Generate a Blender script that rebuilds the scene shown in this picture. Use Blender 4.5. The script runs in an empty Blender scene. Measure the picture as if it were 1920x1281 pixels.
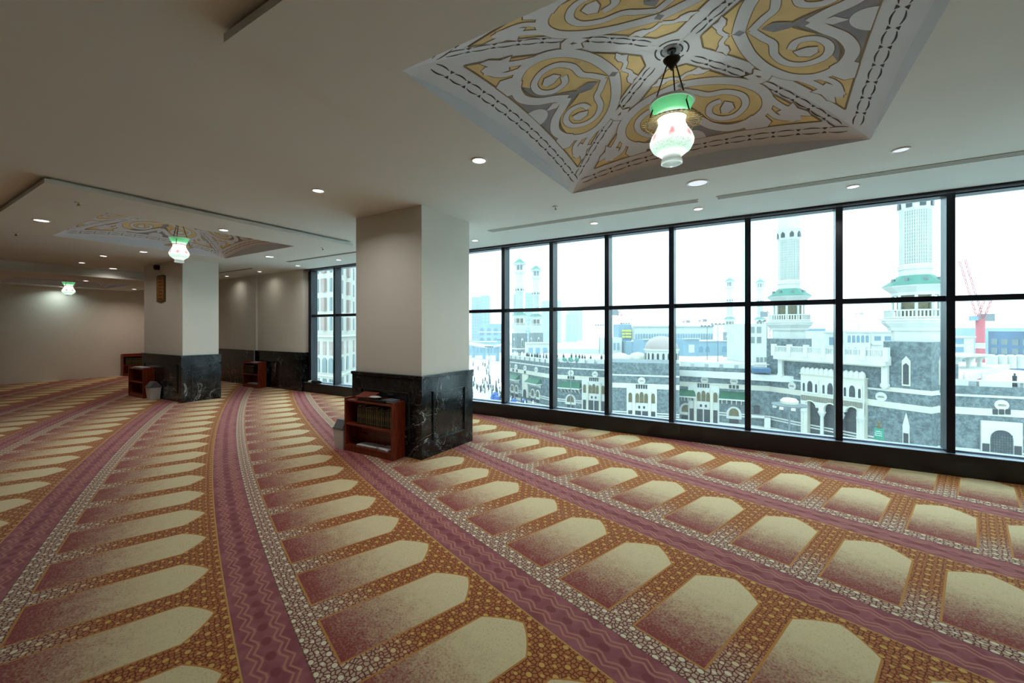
import bpy, bmesh, math, random
from mathutils import Vector, Matrix
random.seed(7)
PI = math.pi
SC = bpy.context.scene
COL = SC.collection

# ------------------------------------------------------------------ view geometry (survey of the room)
F, HY, EYE = 775.0, 617.5, 1.6
SN, CS = 0.5155, 0.8569
DIR = Vector((-SN, CS)); RGT = Vector((CS, SN))

def plan(px, Z):
    u = (px - 960) / F
    return Vector((Z * (-SN + u * CS), Z * (CS + u * SN)))

# ------------------------------------------------------------------ node helpers
class V:
    def __init__(s, nt, sock): s.nt = nt; s.s = sock
    def _m(s, op, o=None, o2=None):
        n = s.nt.nodes.new('ShaderNodeMath'); n.operation = op
        s.nt.links.new(s.s, n.inputs[0])
        for i, q in ((1, o), (2, o2)):
            if q is None: continue
            if isinstance(q, V): s.nt.links.new(q.s, n.inputs[i])
            else: n.inputs[i].default_value = q
        return V(s.nt, n.outputs[0])
    def __add__(s, o): return s._m('ADD', o)
    def __sub__(s, o): return s._m('SUBTRACT', o)
    def __mul__(s, o): return s._m('MULTIPLY', o)
    def __truediv__(s, o): return s._m('DIVIDE', o)
    def lt(s, o): return s._m('LESS_THAN', o)
    def gt(s, o): return s._m('GREATER_THAN', o)
    def abs(s): return s._m('ABSOLUTE')
    def frac(s): return s._m('FRACT')
    def floor(s): return s._m('FLOOR')
    def sqrt(s): return s._m('SQRT')
    def sin(s): return s._m('SINE')
    def mn(s, o): return s._m('MINIMUM', o)
    def mx(s, o): return s._m('MAXIMUM', o)
    def rsub(s, c):
        n = s.nt.nodes.new('ShaderNodeMath'); n.operation = 'SUBTRACT'
        n.inputs[0].default_value = c; s.nt.links.new(s.s, n.inputs[1]); return V(s.nt, n.outputs[0])
    def clamp(s):
        v = s._m('ADD', 0.0); v.s.node.use_clamp = True; return v
    def step(s, a, b):
        n = s.nt.nodes.new('ShaderNodeMapRange'); n.interpolation_type = 'SMOOTHSTEP'
        s.nt.links.new(s.s, n.inputs[0]); n.inputs[1].default_value = a; n.inputs[2].default_value = b
        return V(s.nt, n.outputs[0])

def mixc(nt, f, a, b):
    n = nt.nodes.new('ShaderNodeMix'); n.data_type = 'RGBA'
    for sock, q in ((n.inputs[0], f), (n.inputs[6], a), (n.inputs[7], b)):
        if isinstance(q, V): nt.links.new(q.s, sock)
        elif isinstance(q, bpy.types.NodeSocket): nt.links.new(q, sock)
        elif isinstance(q, (int, float)): sock.default_value = q
        else: sock.default_value = (*q, 1)
    return n.outputs[2]

def lin(r, g, b):
    f = lambda c: (c / 255 / 12.92) if c <= 10 else ((c / 255 + .055) / 1.055) ** 2.4
    return (f(r), f(g), f(b))

def newmat(name):
    m = bpy.data.materials.new(name); m.use_nodes = True
    nt = m.node_tree; b = nt.nodes['Principled BSDF']
    return m, nt, b

def coords(nt, kind='Object'):
    n = nt.nodes.new('ShaderNodeTexCoord'); return n.outputs[kind]

def noise(nt, vec, scale, detail=3, rough=.5, dist=0):
    n = nt.nodes.new('ShaderNodeTexNoise'); n.inputs['Scale'].default_value = scale
    n.inputs['Detail'].default_value = detail; n.inputs['Roughness'].default_value = rough
    n.inputs['Distortion'].default_value = dist
    nt.links.new(vec, n.inputs['Vector']); return V(nt, n.outputs[0])

def bump(nt, b, h, strength, dist=.01):
    n = nt.nodes.new('ShaderNodeBump'); n.inputs['Strength'].default_value = strength
    n.inputs['Distance'].default_value = dist
    nt.links.new(h.s, n.inputs['Height']); nt.links.new(n.outputs[0], b.inputs['Normal'])

def simple(name, col, rough=.6, metal=0, var=.06, scale=6, spec=.5, bmp=0):
    m, nt, b = newmat(name)
    v = noise(nt, coords(nt), scale, 4)
    c2 = tuple(max(0, c * (1 - var * 2)) for c in col)
    nt.links.new(mixc(nt, v.step(.3, .7), c2, col), b.inputs['Base Color'])
    b.inputs['Roughness'].default_value = rough; b.inputs['Metallic'].default_value = metal
    b.inputs['Specular IOR Level'].default_value = spec
    if bmp: bump(nt, b, noise(nt, coords(nt), scale * 8, 3), bmp)
    return m

M = {}
M['paint'] = simple('wall_paint', lin(232, 228, 216), .75, var=.02, scale=1.2, spec=.25)
M['ceil'] = simple('ceiling_paint', lin(230, 232, 224), .8, var=.015, scale=1, spec=.2)
M['plaster'] = simple('vault_plaster', lin(226, 227, 231), .75, var=.02, scale=4, spec=.2)
M['ochre'] = simple('ochre_paint', lin(240, 212, 152), .8, var=.06, scale=5, spec=.2)
M['greyp'] = simple('grey_paint', lin(160, 160, 166), .8, var=.09, scale=6, spec=.2)
M['brownline'] = simple('brown_outline_paint', lin(150, 132, 100), .8, var=.1, spec=.2)
M['dashes'] = simple('dark_dash_paint', lin(82, 84, 88), .8, var=.1, spec=.2)
M['frame'] = simple('black_window_metal', lin(17, 21, 32), .35, .2, var=.1, scale=3)
M['ledge'] = simple('grey_blue_ledge', lin(150, 166, 186), .3, .1, var=.05)
M['white'] = simple('white_enamel', lin(235, 235, 232), .4, var=.02)
M['slotdark'] = simple('dark_slot', lin(38, 38, 38), .7, var=.05)
M['wood'] = None
M['brass'] = simple('aged_brass', lin(170, 142, 84), .35, .7, var=.2, scale=30)
M['iron'] = simple('dark_bronze', lin(48, 38, 30), .4, .8, var=.2, scale=30)
M['bin'] = simple('grey_plastic', lin(216, 216, 220), .5, var=.03)
M['binlid'] = simple('dark_grey_plastic', lin(110, 112, 118), .5, var=.03)
M['pages'] = simple('paper_white', lin(225, 225, 225), .8, var=.08, scale=20)
M['blackcloth'] = simple('black_fabric', lin(24, 24, 26), .9, var=.1, scale=20)
M['plastic_black'] = simple('black_plastic', lin(18, 17, 17), .4, var=.05)
M['pinkstone'] = simple('grey_veneer', lin(200, 200, 205), .5)
# outside
M['wmarble'] = simple('white_marble_cladding', lin(190, 190, 184), .7, var=.06, scale=.5)
M['cream'] = simple('cream_stone', lin(190, 187, 172), .75, var=.06, scale=.6)
M['greenroof'] = simple('green_glazed_tiles', lin(24, 88, 58), .5, var=.12, scale=1)
M['tealroof'] = simple('pale_teal_canopy', lin(66, 122, 106), .6, var=.1, scale=.5)
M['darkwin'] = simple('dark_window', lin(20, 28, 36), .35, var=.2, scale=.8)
M['goldwin'] = simple('gilded_lattice', lin(98, 88, 50), .5, .2, var=.25, scale=4)
M['shaftm'] = simple('grey_shaft_tiles', lin(138, 148, 142), .7, var=.08, scale=2)
M['street'] = simple('street_marble', lin(206, 208, 208), .6, var=.06, scale=.15)
M['domeb'] = simple('brown_dome', lin(160, 146, 142), .6, var=.05, scale=.3)
M['redpaint'] = simple('crane_red', lin(182, 60, 76), .5, var=.1, scale=.5)
M['bluegreyb'] = simple('blue_grey_building', lin(120, 150, 168), .8, var=.12, scale=.06)
M['pinkb'] = simple('beige_hotel_stone', lin(176, 170, 160), .8, var=.04, scale=.2)
M['hotelwin'] = simple('hotel_window', lin(104, 118, 120), .4, var=.15, scale=.3)
M['hotelpink'] = simple('hotel_oriel', lin(150, 130, 122), .7, var=.1, scale=.3)
M['glassblue'] = simple('blue_glass_tower', lin(92, 128, 150), .25, var=.15, scale=.05)
M['hillm'] = simple('hillside', lin(130, 130, 118), .9, var=.15, scale=.01)
M['greensign'] = simple('green_sign', lin(20, 120, 96), .5, var=.05)
M['signtext'] = simple('white_lettering', lin(230, 240, 235), .5, var=.02)
M['robew'] = simple('white_robe', lin(235, 235, 235), .9, var=.05, scale=3)
M['robeb'] = simple('black_robe', lin(40, 42, 50), .9, var=.05, scale=3)
M['bluecloth'] = simple('blue_sheet', lin(50, 92, 170), .7, var=.1, scale=2)
M['mastmetal'] = simple('grey_mast_metal', lin(110, 118, 122), .5, .4, var=.1)
M['yellow'] = simple('yellow_hoarding', lin(200, 200, 70), .7, var=.1)
M['bluesteel'] = simple('blue_formwork', lin(52, 92, 130), .7, var=.2, scale=.15)

def mk_granite():
    m, nt, b = newmat('grey_granite_blocks')
    c = coords(nt)
    v = noise(nt, c, 1.8, 5, .75); w = noise(nt, c, 6, 3, .6)
    col = mixc(nt, v.step(.35, .68), lin(54, 66, 70), lin(102, 115, 118))
    col = mixc(nt, (w.step(.55, .75)) * .5, col, lin(150, 162, 164))
    nt.links.new(col, b.inputs['Base Color']); b.inputs['Roughness'].default_value = .6
    return m
M['granite'] = mk_granite()

def mk_marble():
    m, nt, b = newmat('black_veined_marble')
    c = coords(nt, 'Object')
    n1 = noise(nt, c, 1.7, 5, .55, 1.2); n2 = noise(nt, c, 4.5, 4, .6, 1.8); n3 = noise(nt, c, 1.3, 2, .5)
    v1 = (n1 - .5).abs().step(0, .010).rsub(1.0); v2 = (n2 - .5).abs().step(0, .014).rsub(1.0)
    mask = n3.step(.48, .66); mask2 = noise(nt, c, 3, 3).step(.38, .6)
    col = mixc(nt, noise(nt, c, 6, 4).step(.35, .7), lin(11, 13, 14), lin(34, 42, 45))
    col = mixc(nt, (v2 * mask2 * .55).clamp(), col, lin(120, 132, 132))
    col = mixc(nt, (v1 * mask * .75).clamp(), col, lin(190, 196, 192))
    nt.links.new(col, b.inputs['Base Color']); b.inputs['Roughness'].default_value = .16
    return m
M['marble'] = mk_marble()

def mk_wood():
    m, nt, b = newmat('red_brown_wood')
    c = coords(nt); mp = nt.nodes.new('ShaderNodeMapping'); mp.inputs['Scale'].default_value = (8, 8, 1)
    nt.links.new(c, mp.inputs[0]); v = noise(nt, mp.outputs[0], 6, 4, .6, .5)
    nt.links.new(mixc(nt, v.step(.3, .7), lin(96, 34, 14), lin(142, 56, 24)), b.inputs['Base Color'])
    b.inputs['Roughness'].default_value = .35
    return m
M['wood'] = mk_wood()
M['gilt'] = simple('dull_gilding', lin(104, 92, 46), .6, var=.2, scale=30)
M['edge'] = simple('marble_edge_highlight', lin(52, 60, 63), .15, var=.1, scale=8)  # paler than the marble: reflected light put into the moulding colour
M['curb'] = simple('black_curb_stone', lin(19, 20, 21), .3, var=.15, scale=3)

def mk_carpet():
    m, nt, b = newmat('prayer_row_carpet')
    b.inputs['Roughness'].default_value = .95; b.inputs['Specular IOR Level'].default_value = .15; b.inputs['Sheen Weight'].default_value = .10; b.inputs['Sheen Roughness'].default_value = .45
    g = nt.nodes.new('ShaderNodeNewGeometry'); sep = nt.nodes.new('ShaderNodeSeparateXYZ')
    nt.links.new(g.outputs['Position'], sep.inputs[0])
    x = V(nt, sep.outputs[0]); y = V(nt, sep.outputs[1])
    CX, CY, R, S, Wb, P = 16.138, 52.431, 55.604, 1.2937, .25, .541
    dx = x - CX; dy = y.rsub(CY)
    r = (dx * dx + dy * dy).sqrt(); a = dx._m('ARCTAN2', dy)
    q = (r.rsub(R)) / S; k = q.floor(); t = (q - k) * S
    rk = (k * S).rsub(R - .55)
    ph = None
    for K, deg in ((0, -20.111), (1, -19.444), (2, -18.228), (3, -17.634), (4, -17.3), (5, -17.0)):
        term = k._m('COMPARE', float(K), .5) * math.radians(deg)
        ph = term if ph is None else ph + term
    s = (a - ph) * rk
    n = s / P + .5; xs = (n.frac() - .5) * P; ax = xs.abs()
    # niche
    HWn = .184
    top = (ax * .45 + ax * ax * 1.8).rsub(.972)
    d = (ax.rsub(HWn)).mn(t - .128).mn((top - t) * .9)
    inside = d.gt(0); border = d.gt(-.011) * d.lt(0.0)
    comb = nt.nodes.new('ShaderNodeCombineXYZ'); nt.links.new(s.s, comb.inputs[0]); nt.links.new(t.s, comb.inputs[1]); nt.links.new(k.s, comb.inputs[2])
    pc = comb.outputs[0]
    sp = noise(nt, pc, 75, 2, .7); sp2 = noise(nt, pc, 14, 3, .6)
    gr = (t + (sp - .5) * .85 + (sp2 - .5) * .35).step(.08, .78)
    niche = mixc(nt, gr, lin(140, 60, 58), lin(222, 200, 156))
    niche = mixc(nt, (sp.step(.48, .72)) * .34, niche, lin(150, 112, 84))
    # filigree field
    vo = nt.nodes.new('ShaderNodeTexVoronoi'); vo.voronoi_dimensions = '2D'; vo.feature = 'DISTANCE_TO_EDGE'
    vo.inputs['Scale'].default_value = 42; vo.inputs['Randomness'].default_value = .75
    nt.links.new(pc, vo.inputs['Vector'])
    ed = V(nt, vo.outputs['Distance'])
    lines = ed.step(.06, .20)
    # lattice of ovals aligned on the borders
    cu = (s / .0902 + .5).frac() - .5; cv = (t / .084 + .33).frac() - .5
    ov = ((cu * cu) * 1.0 + (cv * cv) * 1.3).sqrt()
    oval = ov.step(.16, .20).rsub(1.0); ring = ov.step(.20, .26).rsub(1.0)
    cu2 = (s / .0902).frac() - .5; cv2 = (t / .084 + .83).frac() - .5
    ov2 = ((cu2 * cu2) + (cv2 * cv2) * 1.3).sqrt()
    star = ov2.step(.10, .14).rsub(1.0)
    lightness = t.step(.08, .55)
    fg = mixc(nt, lightness, lin(208, 178, 150), lin(192, 122, 66))
    bg = mixc(nt, lightness, lin(108, 50, 48), lin(118, 56, 34))
    ovc = mixc(nt, lightness, lin(230, 216, 184), lin(212, 162, 84))
    fil = mixc(nt, lines * .85, bg, fg)
    fil = mixc(nt, ring, fil, bg); fil = mixc(nt, oval, fil, ovc); fil = mixc(nt, star, fil, ovc)
    gold = lin(190, 130, 62)
    col = mixc(nt, border, fil, gold)
    col = mixc(nt, inside, col, niche)
    # mauve band
    tb = t - (S - Wb)
    inb = tb.gt(0)
    w = (tb - Wb / 2).abs()
    ph2 = (s / .125).frac() - .5
    tri = ph2.abs() * 2
    hexd = ((ph2 * ph2) * 3.2 + (w * w) * 420).sqrt()
    hexa = hexd.step(.42, .52).rsub(1.0)
    l1 = (w - (tri * .035 + .028).mx(.036)).abs().step(.003, .010).rsub(1.0)
    l2 = (w - (tri * .035 + .060)).abs().step(.003, .009).rsub(1.0)
    band = mixc(nt, noise(nt, pc, 9, 3).step(.3, .7), lin(138, 72, 76), lin(162, 96, 98))
    band = mixc(nt, hexa * .8, band, lin(128, 60, 64))
    band = mixc(nt, (l1 + l2).clamp() * .85, band, lin(190, 126, 104))
    edge = tb.gt(-.008) * tb.lt(.0)
    col = mixc(nt, edge, col, lin(200, 150, 80))
    col = mixc(nt, inb, col, band)
    seam = t.lt(.006)
    col = mixc(nt, seam * .7, col, lin(90, 50, 40))
    wear = noise(nt, g.outputs['Position'], 1.1, 4, .6)
    col = mixc(nt, wear.step(.55, .8) * .08, col, lin(235, 200, 170))
    nt.links.new(col, b.inputs['Base Color'])
    return m
M['carpet'] = mk_carpet()

def mk_glass(name, tint, refl):
    m = bpy.data.materials.new(name); m.use_nodes = True; nt = m.node_tree; nt.nodes.clear()
    o = nt.nodes.new('ShaderNodeOutputMaterial'); mx = nt.nodes.new('ShaderNodeMixShader')
    t = nt.nodes.new('ShaderNodeBsdfTransparent'); gl = nt.nodes.new('ShaderNodeBsdfGlossy')
    lw = nt.nodes.new('ShaderNodeLayerWeight'); fc = V(nt, lw.outputs['Facing']); fr = (fc._m('POWER', 5.0) * .7 + .03)
    t.inputs[0].default_value = (*tint, 1); gl.inputs[0].default_value = (refl, refl, refl, 1); gl.inputs[1].default_value = .02
    nt.links.new(fr.s, mx.inputs[0]); nt.links.new(t.outputs[0], mx.inputs[1]); nt.links.new(gl.outputs[0], mx.inputs[2])
    nt.links.new(mx.outputs[0], o.inputs[0]); return m
M['glass'] = mk_glass('window_glass', (.80, .94, .96), .6)

def mk_emit(name, col, st):
    m = bpy.data.materials.new(name); m.use_nodes = True; nt = m.node_tree; nt.nodes.clear()
    o = nt.nodes.new('ShaderNodeOutputMaterial'); e = nt.nodes.new('ShaderNodeEmission')
    e.inputs[0].default_value = (*col, 1); e.inputs[1].default_value = st
    nt.links.new(e.outputs[0], o.inputs[0]); return m
M['lens'] = mk_emit('lit_lens', (1, .98, .94), 6.0)
M['lens_dim'] = mk_emit('faint_lens', (.85, .95, 1), .85)

def mk_opal(name, ramp):
    m = bpy.data.materials.new(name); m.use_nodes = True; nt = m.node_tree; nt.nodes.clear()
    o = nt.nodes.new('ShaderNodeOutputMaterial'); c = coords(nt)
    sep = nt.nodes.new('ShaderNodeSeparateXYZ'); nt.links.new(c, sep.inputs[0])
    cr = nt.nodes.new('ShaderNodeValToRGB'); cr.color_ramp.elements[0].position = ramp[0][0]; cr.color_ramp.elements[0].color = (*ramp[0][1], 1)
    cr.color_ramp.elements[1].position = ramp[-1][0]; cr.color_ramp.elements[1].color = (*ramp[-1][1], 1)
    for p, q in ramp[1:-1]:
        e = cr.color_ramp.elements.new(p); e.color = (*q, 1)
    z = V(nt, sep.outputs[2]); nt.links.new((z / .42).s, cr.inputs[0])
    # painted roses round the bowl
    an = V(nt, sep.outputs[0])._m('ARCTAN2', V(nt, sep.outputs[1]))
    u = (an * (7 / (2 * PI)) + .2).frac() - .5
    v = (z - .165) * 5.5
    wob = noise(nt, c, 30, 3) * .3
    rose = ((u * u + v * v).sqrt() + wob).step(.22, .36).rsub(1.0)
    col = mixc(nt, rose * .75, cr.outputs[0], lin(232, 90, 110))
    scr = (noise(nt, c, 60, 2, .8) - .5).abs().step(.01, .05).rsub(1.0) * (z - .10).abs().step(.02, .03).rsub(1.0)
    col = mixc(nt, scr * .6, col, lin(96, 130, 110))
    tr = nt.nodes.new('ShaderNodeBsdfTranslucent'); df = nt.nodes.new('ShaderNodeBsdfDiffuse'); gl = nt.nodes.new('ShaderNodeBsdfGlossy'); gl.inputs[1].default_value = .15
    nt.links.new(col, tr.inputs[0]); nt.links.new(col, df.inputs[0])
    m1 = nt.nodes.new('ShaderNodeMixShader'); m1.inputs[0].default_value = .35; nt.links.new(tr.outputs[0], m1.inputs[1]); nt.links.new(df.outputs[0], m1.inputs[2])
    m2 = nt.nodes.new('ShaderNodeMixShader'); m2.inputs[0].default_value = .05; nt.links.new(m1.outputs[0], m2.inputs[1]); nt.links.new(gl.outputs[0], m2.inputs[2])
    nt.links.new(m2.outputs[0], o.inputs[0]); return m
G1, W1 = lin(120, 214, 150), lin(245, 245, 243)
M['opal'] = mk_opal('painted_opal_glass', [(0, lin(225, 235, 230)), (.14, W1), (.20, lin(190, 228, 205)), (.36, W1), (.72, W1), (.80, G1), (.93, G1), (.96, lin(230, 238, 232))])

# ------------------------------------------------------------------ mesh helpers
class MB:
    def __init__(s): s.v = []; s.f = []; s.smooth = False
    def add(s, vs, fs):
        o = len(s.v); s.v += [tuple(p) for p in vs]; s.f += [tuple(i + o for i in f) for f in fs]; return s
    def box(s, x0, x1, y0, y1, z0, z1, mat=None):
        vs = [Vector((x, y, z)) for x in (x0, x1) for y in (y0, y1) for z in (z0, z1)]
        if mat is not None: vs = [mat @ p for p in vs]
        return s.add(vs, [(0, 1, 3, 2), (4, 6, 7, 5), (0, 4, 5, 1), (2, 3, 7, 6), (0, 2, 6, 4), (1, 5, 7, 3)])
    def prism(s, pts, to3, d0, d1):
        """pts: 2D outline; to3(a,b,d) -> 3D"""
        n = len(pts)
        vs = [to3(a, b, d0) for a, b in pts] + [to3(a, b, d1) for a, b in pts]
        fs = [tuple(range(n))[::-1], tuple(range(n, 2 * n))] + [(i, (i + 1) % n, n + (i + 1) % n, n + i) for i in range(n)]
        return s.add(vs, fs)
    def lathe(s, prof, cx=0, cy=0, z=0, n=24, cap=True, sx=1, sy=1, ph=0):
        vs = []; fs = []
        for (r, h) in prof:
            for i in range(n):
                a = 2 * PI * i / n + ph; vs.append((cx + r * sx * math.cos(a), cy + r * sy * math.sin(a), z + h))
        for j in range(len(prof) - 1):
            for i in range(n):
                k = (i + 1) % n; fs.append((j * n + i, j * n + k, (j + 1) * n + k, (j + 1) * n + i))
        if cap:
            if prof[0][0] > 1e-6: fs.append(tuple(range(n))[::-1])
            if prof[-1][0] > 1e-6: fs.append(tuple(range((len(prof) - 1) * n, len(prof) * n)))
        return s.add(vs, fs)
    def tube(s, p, q, r, n=8, r2=None):
        p, q = Vector(p), Vector(q); d = (q - p).normalized()
        a = d.orthogonal().normalized(); b = d.cross(a); r2 = r if r2 is None else r2
        vs = [p + (a * math.cos(2 * PI * i / n) + b * math.sin(2 * PI * i / n)) * r for i in range(n)] + [q + (a * math.cos(2 * PI * i / n) + b * math.sin(2 * PI * i / n)) * r2 for i in range(n)]
        return s.add(vs, [(i, (i + 1) % n, n + (i + 1) % n, n + i) for i in range(n)] + [tuple(range(n))[::-1], tuple(range(n, 2 * n))])
    def build(s, name, mat, parent=None, smooth=False, fix=True, bevel=0):
        me = bpy.data.meshes.new(name); me.from_pydata(s.v, [], s.f); me.update()
        if fix:
            bm = bmesh.new(); bm.from_mesh(me); bmesh.ops.remove_doubles(bm, verts=bm.verts, dist=1e-6)
            bmesh.ops.recalc_face_normals(bm, faces=bm.faces); bm.to_mesh(me); bm.free()
        me.materials.append(mat)
        if smooth: me.polygons.foreach_set('use_smooth', [True] * len(me.polygons))
        o = bpy.data.objects.new(name, me); COL.objects.link(o); o.parent = parent
        if bevel:
            md = o.modifiers.new('bevel', 'BEVEL'); md.width = bevel; md.segments = 2; md.limit_method = 'ANGLE'
        return o

def tag(o, label, cat, group=None):
    o['label'] = label; o['category'] = cat
    if group: o['group'] = group
    return o
def struct(o): o['kind'] = 'structure'; return o
def empty(name, loc=(0, 0, 0), rz=0):
    o = bpy.data.objects.new(name, None); COL.objects.link(o); o.location = loc; o.rotation_euler = (0, 0, rz); o.empty_display_size = .1; return o
def thing(name, label, cat, loc=(0, 0, 0), rz=0, group=None): return tag(empty(name, loc, rz), label, cat, group)
def dup(root, loc, rz=None, label=None, group=None, scale=None):
    r = root.copy(); COL.objects.link(r); r.location = loc
    if rz is not None: r.rotation_euler = (0, 0, rz)
    if label: r['label'] = label
    if group: r['group'] = group
    if scale: r.scale = scale
    for ch in list(root.children):
        c = ch.copy(); COL.objects.link(c); c.parent = r
        for g in list(ch.children):
            d = g.copy(); COL.objects.link(d); d.parent = c
    return r

# ================================================================== ROOM SHELL
XF, XR, YB, YW = -18.8, 4.6, -8.0, 6.34      # far wall, right wall, back wall, window wall face
ZD, ZC, ZT = 3.135, 3.065, 2.91                # raised ceiling, lowered ceiling, far lowered ceiling
YS = 4.78                                     # where the perimeter soffit starts
ZONES = [(-2.35, 1.34, 1.05, YS, ZC), (-10.2, -6.13, 1.13, YS, ZC), (XF, -14.3, -1.2, 5.45, ZT)]
VA, VH = .14, .26                             # vault rise of the side arches, extra rise to the crown
VAULTS = [(-.51, 2.92, 1.235, ZC), (-8.27, 3.05, 1.22, ZC), (-17.0, 3.55, 1.12, ZT)]

floor = MB(); floor.add([(XF, YB, 0), (XR, YB, 0), (XR, YW + .4, 0), (XF, YW + .4, 0)], [(0, 1, 2, 3)])
struct(floor.build('floor', M['carpet']))

# ceiling: lowered soffit along the windows, raised field, lowered rectangular fields
def rects_minus(outer, holes):
    xs = sorted({outer[0], outer[1], *[h[0] for h in holes], *[h[1] for h in holes]}); ys = sorted({outer[2], outer[3], *[h[2] for h in holes], *[h[3] for h in holes]})
    out = []
    for i in range(len(xs) - 1):
        for j in range(len(ys) - 1):
            cx, cy = (xs[i] + xs[i + 1]) / 2, (ys[j] + ys[j + 1]) / 2
            if xs[i] < outer[0] or xs[i + 1] > outer[1] or ys[j] < outer[2] or ys[j + 1] > outer[3]: continue
            if any(h[0] < cx < h[1] and h[2] < cy < h[3] for h in holes): continue
            out.append((xs[i], xs[i + 1], ys[j], ys[j + 1]))
    return out
def flat(mb, rs, z):
    for x0, x1, y0, y1 in rs: mb.add([(x0, y0, z), (x0, y1, z), (x1, y1, z), (x1, y0, z)], [(0, 1, 2, 3)])
cb = MB()
zr = [z[:4] for z in ZONES]
NK = .05
flat(cb, rects_minus((XF, XR, YB, YW + .3), [(z[0] + (NK if z[0] > XF else 0), z[1] - NK, z[2] + NK, z[3] - NK) for z in ZONES]), ZD)
struct(cb.build('ceiling', M['ceil'], fix=False))
for i, (x0, x1, y0, y1, z) in enumerate(ZONES):
    mb = MB(); vx, vy, a, _ = VAULTS[i]
    flat(mb, rects_minus((x0, x1, y0, y1), [(vx - a, vx + a, vy - a, vy + a)]), z)
    sides = [((x0, y0), (x1, y0)), ((x1, y0), (x1, y1)), ((x0, y0), (x0, y1))]
    sides.append(((x0, y1), (x1, y1)))
    for (p, q) in sides:
        mb.add([(*p, z), (*q, z), (*q, z + .045), (*p, z + .045)], [(0, 1, 2, 3)])
        cx, cy = (x0 + x1) / 2, (y0 + y1) / 2
        ins = lambda c: (c[0] + (NK if c[0] < cx else -NK) * (0 if c[0] <= XF else 1), c[1] + (NK if c[1] < cy else -NK))
        pi, qi = ins(p), ins(q)
        mb.add([(*p, z + .045), (*q, z + .045), (*qi, z + .045), (*pi, z + .045)], [(0, 1, 2, 3)])
        mb.add([(*pi, z + .045), (*qi, z + .045), (*qi, ZD + .001), (*pi, ZD + .001)], [(0, 1, 2, 3)])
    struct(mb.build('ceiling', M['ceil'], fix=False))

def wall(name, boxes, mat='paint', bev=0):
    mb = MB()
    for b in boxes: mb.box(*b)
    return struct(mb.build(name, M[mat], bevel=bev))
wall('wall_far', [(XF - .2, XF, YB, YW + .4, 0, ZD)])
wall('wall_back', [(XF, XR, YB - .2, YB, 0, ZD)])
wall('wall_right', [(XR, XR + .2, YB, YW + .4, 0, ZD)])  # unseen; set close in to cut daylight on the foreground
WX = -10.09
wall('wall_window_side', [(XF, WX, YW, YW + .35, 1.0, ZD), (-12.75, -12.25, YW - .05, YW, 1.0, ZD)])
wall('baseboard_marble', [(XF, WX, YW - .03, YW + .35, 0, 1.0), (XF, WX + .02, YW - .05, YW, .965, 1.0), (-12.78, -12.22, YW - .09, YW - .03, 0, 1.0)], 'marble')
# marble curb under the windows
wall('baseboard_window', [(WX, XR, YW, YW + .02, 0, .236)], 'curb')
wall('trim_4', [(WX, XR, YW + .02, YW + .32, .0, .237)], 'ledge')
wall('trim_5', [(WX, XR, YW + .02, YW + .30, ZD - .018, ZD)], 'frame')
wall('trim_8', [(WX, XR, YW + .05, YW + .30, 3.098, ZD - .018)], 'ledge')

# windows
GY = YW + .17
mx = [-.149 + .972 * k for k in range(-10, 5)]
mx[0] = -9.86
n = 0
for i in range(len(mx)):
    a = mx[i]; b = mx[i + 1] if i + 1 < len(mx) else XR
    if a > XR: break
    n += 1
    w = empty('window_%d' % n, ((a + b) / 2, GY, 0)); struct(w)
    c = (a + b) / 2
    mb = MB(); mb.box(a - .035 - c, a + .035 - c, -.12, .06, .2, ZD); mb.build('mullion', M['frame'], w)
    mb = MB(); mb.box(a + .035 - c, b - .035 - c, -.09, .05, 1.6 + .342 - .03, 1.6 + .342 + .03); mb.build('transom', M['frame'], w)
    mb = MB(); mb.box(a + .035 - c, b - .035 - c, -.10, .03, 3.083, 3.098); mb.build('head_bead', M['frame'], w); mb = MB(); mb.box(a + .035 - c, b - .035 - c, -.03, .04, .225, .256); mb.build('sill_bead', M['ledge'], w)
    mb = MB(); mb.box(a + .035 - c, b - .035 - c, -.003, .003, .24, 3.10); mb.build('pane', M['glass'], w)
rev = MB(); rev.box(WX, mx[0] - .035, GY - .02, GY + .05, 0, ZD); struct(rev.build('trim_6', M['frame']))

# ================================================================== COLUMNS
def column(x0, x1, y0, y1):
    o = struct(empty('column', ((x0 + x1) / 2, (y0 + y1) / 2, 0)))
    hx, hy = (x1 - x0) / 2, (y1 - y0) / 2; zt = ZD
    mb = MB(); mb.box(-hx, hx, -hy, hy, 1.0, zt); mb.build('shaft', M['paint'], o)
    p = .035
    mb = MB(); mb.box(-hx - p, hx + p, -hy - p, hy + p, 0, 1.0); cl = mb.build('marble_cladding', M['marble'], o)
    mb = MB(); mb.box(-hx - p - .015, hx + p + .015, -hy - p - .015, hy + p + .015, .985, 1.025); mb.build('marble_cap', M['marble'], o, bevel=.008)
    # sunk panels with a thin moulding on each face
    for ax in (0, 1):
        for sgn in (-1, 1):
            half = (hy if ax == 0 else hx); ww = half - .17
            if ax == 0: T = lambda a, b, d, s=sgn: Vector((s * (hx + p + d), a, b))
            else: T = lambda a, b, d, s=sgn: Vector((a, s * (hy + p + d), b))
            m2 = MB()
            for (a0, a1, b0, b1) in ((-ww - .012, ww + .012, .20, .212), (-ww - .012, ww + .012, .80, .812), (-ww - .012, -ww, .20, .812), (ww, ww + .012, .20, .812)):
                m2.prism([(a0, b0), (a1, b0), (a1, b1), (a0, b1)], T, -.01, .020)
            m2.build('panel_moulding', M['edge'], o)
            m3 = MB(); m3.prism([(-ww + .03, .23), (ww - .03, .23), (ww - .03, .785), (-ww + .03, .785)], T, -.005, .006); m3.build('panel', M['marble'], o, bevel=.004)
    return o
column(-4.80, -3.58, 3.79, 4.76)
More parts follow.
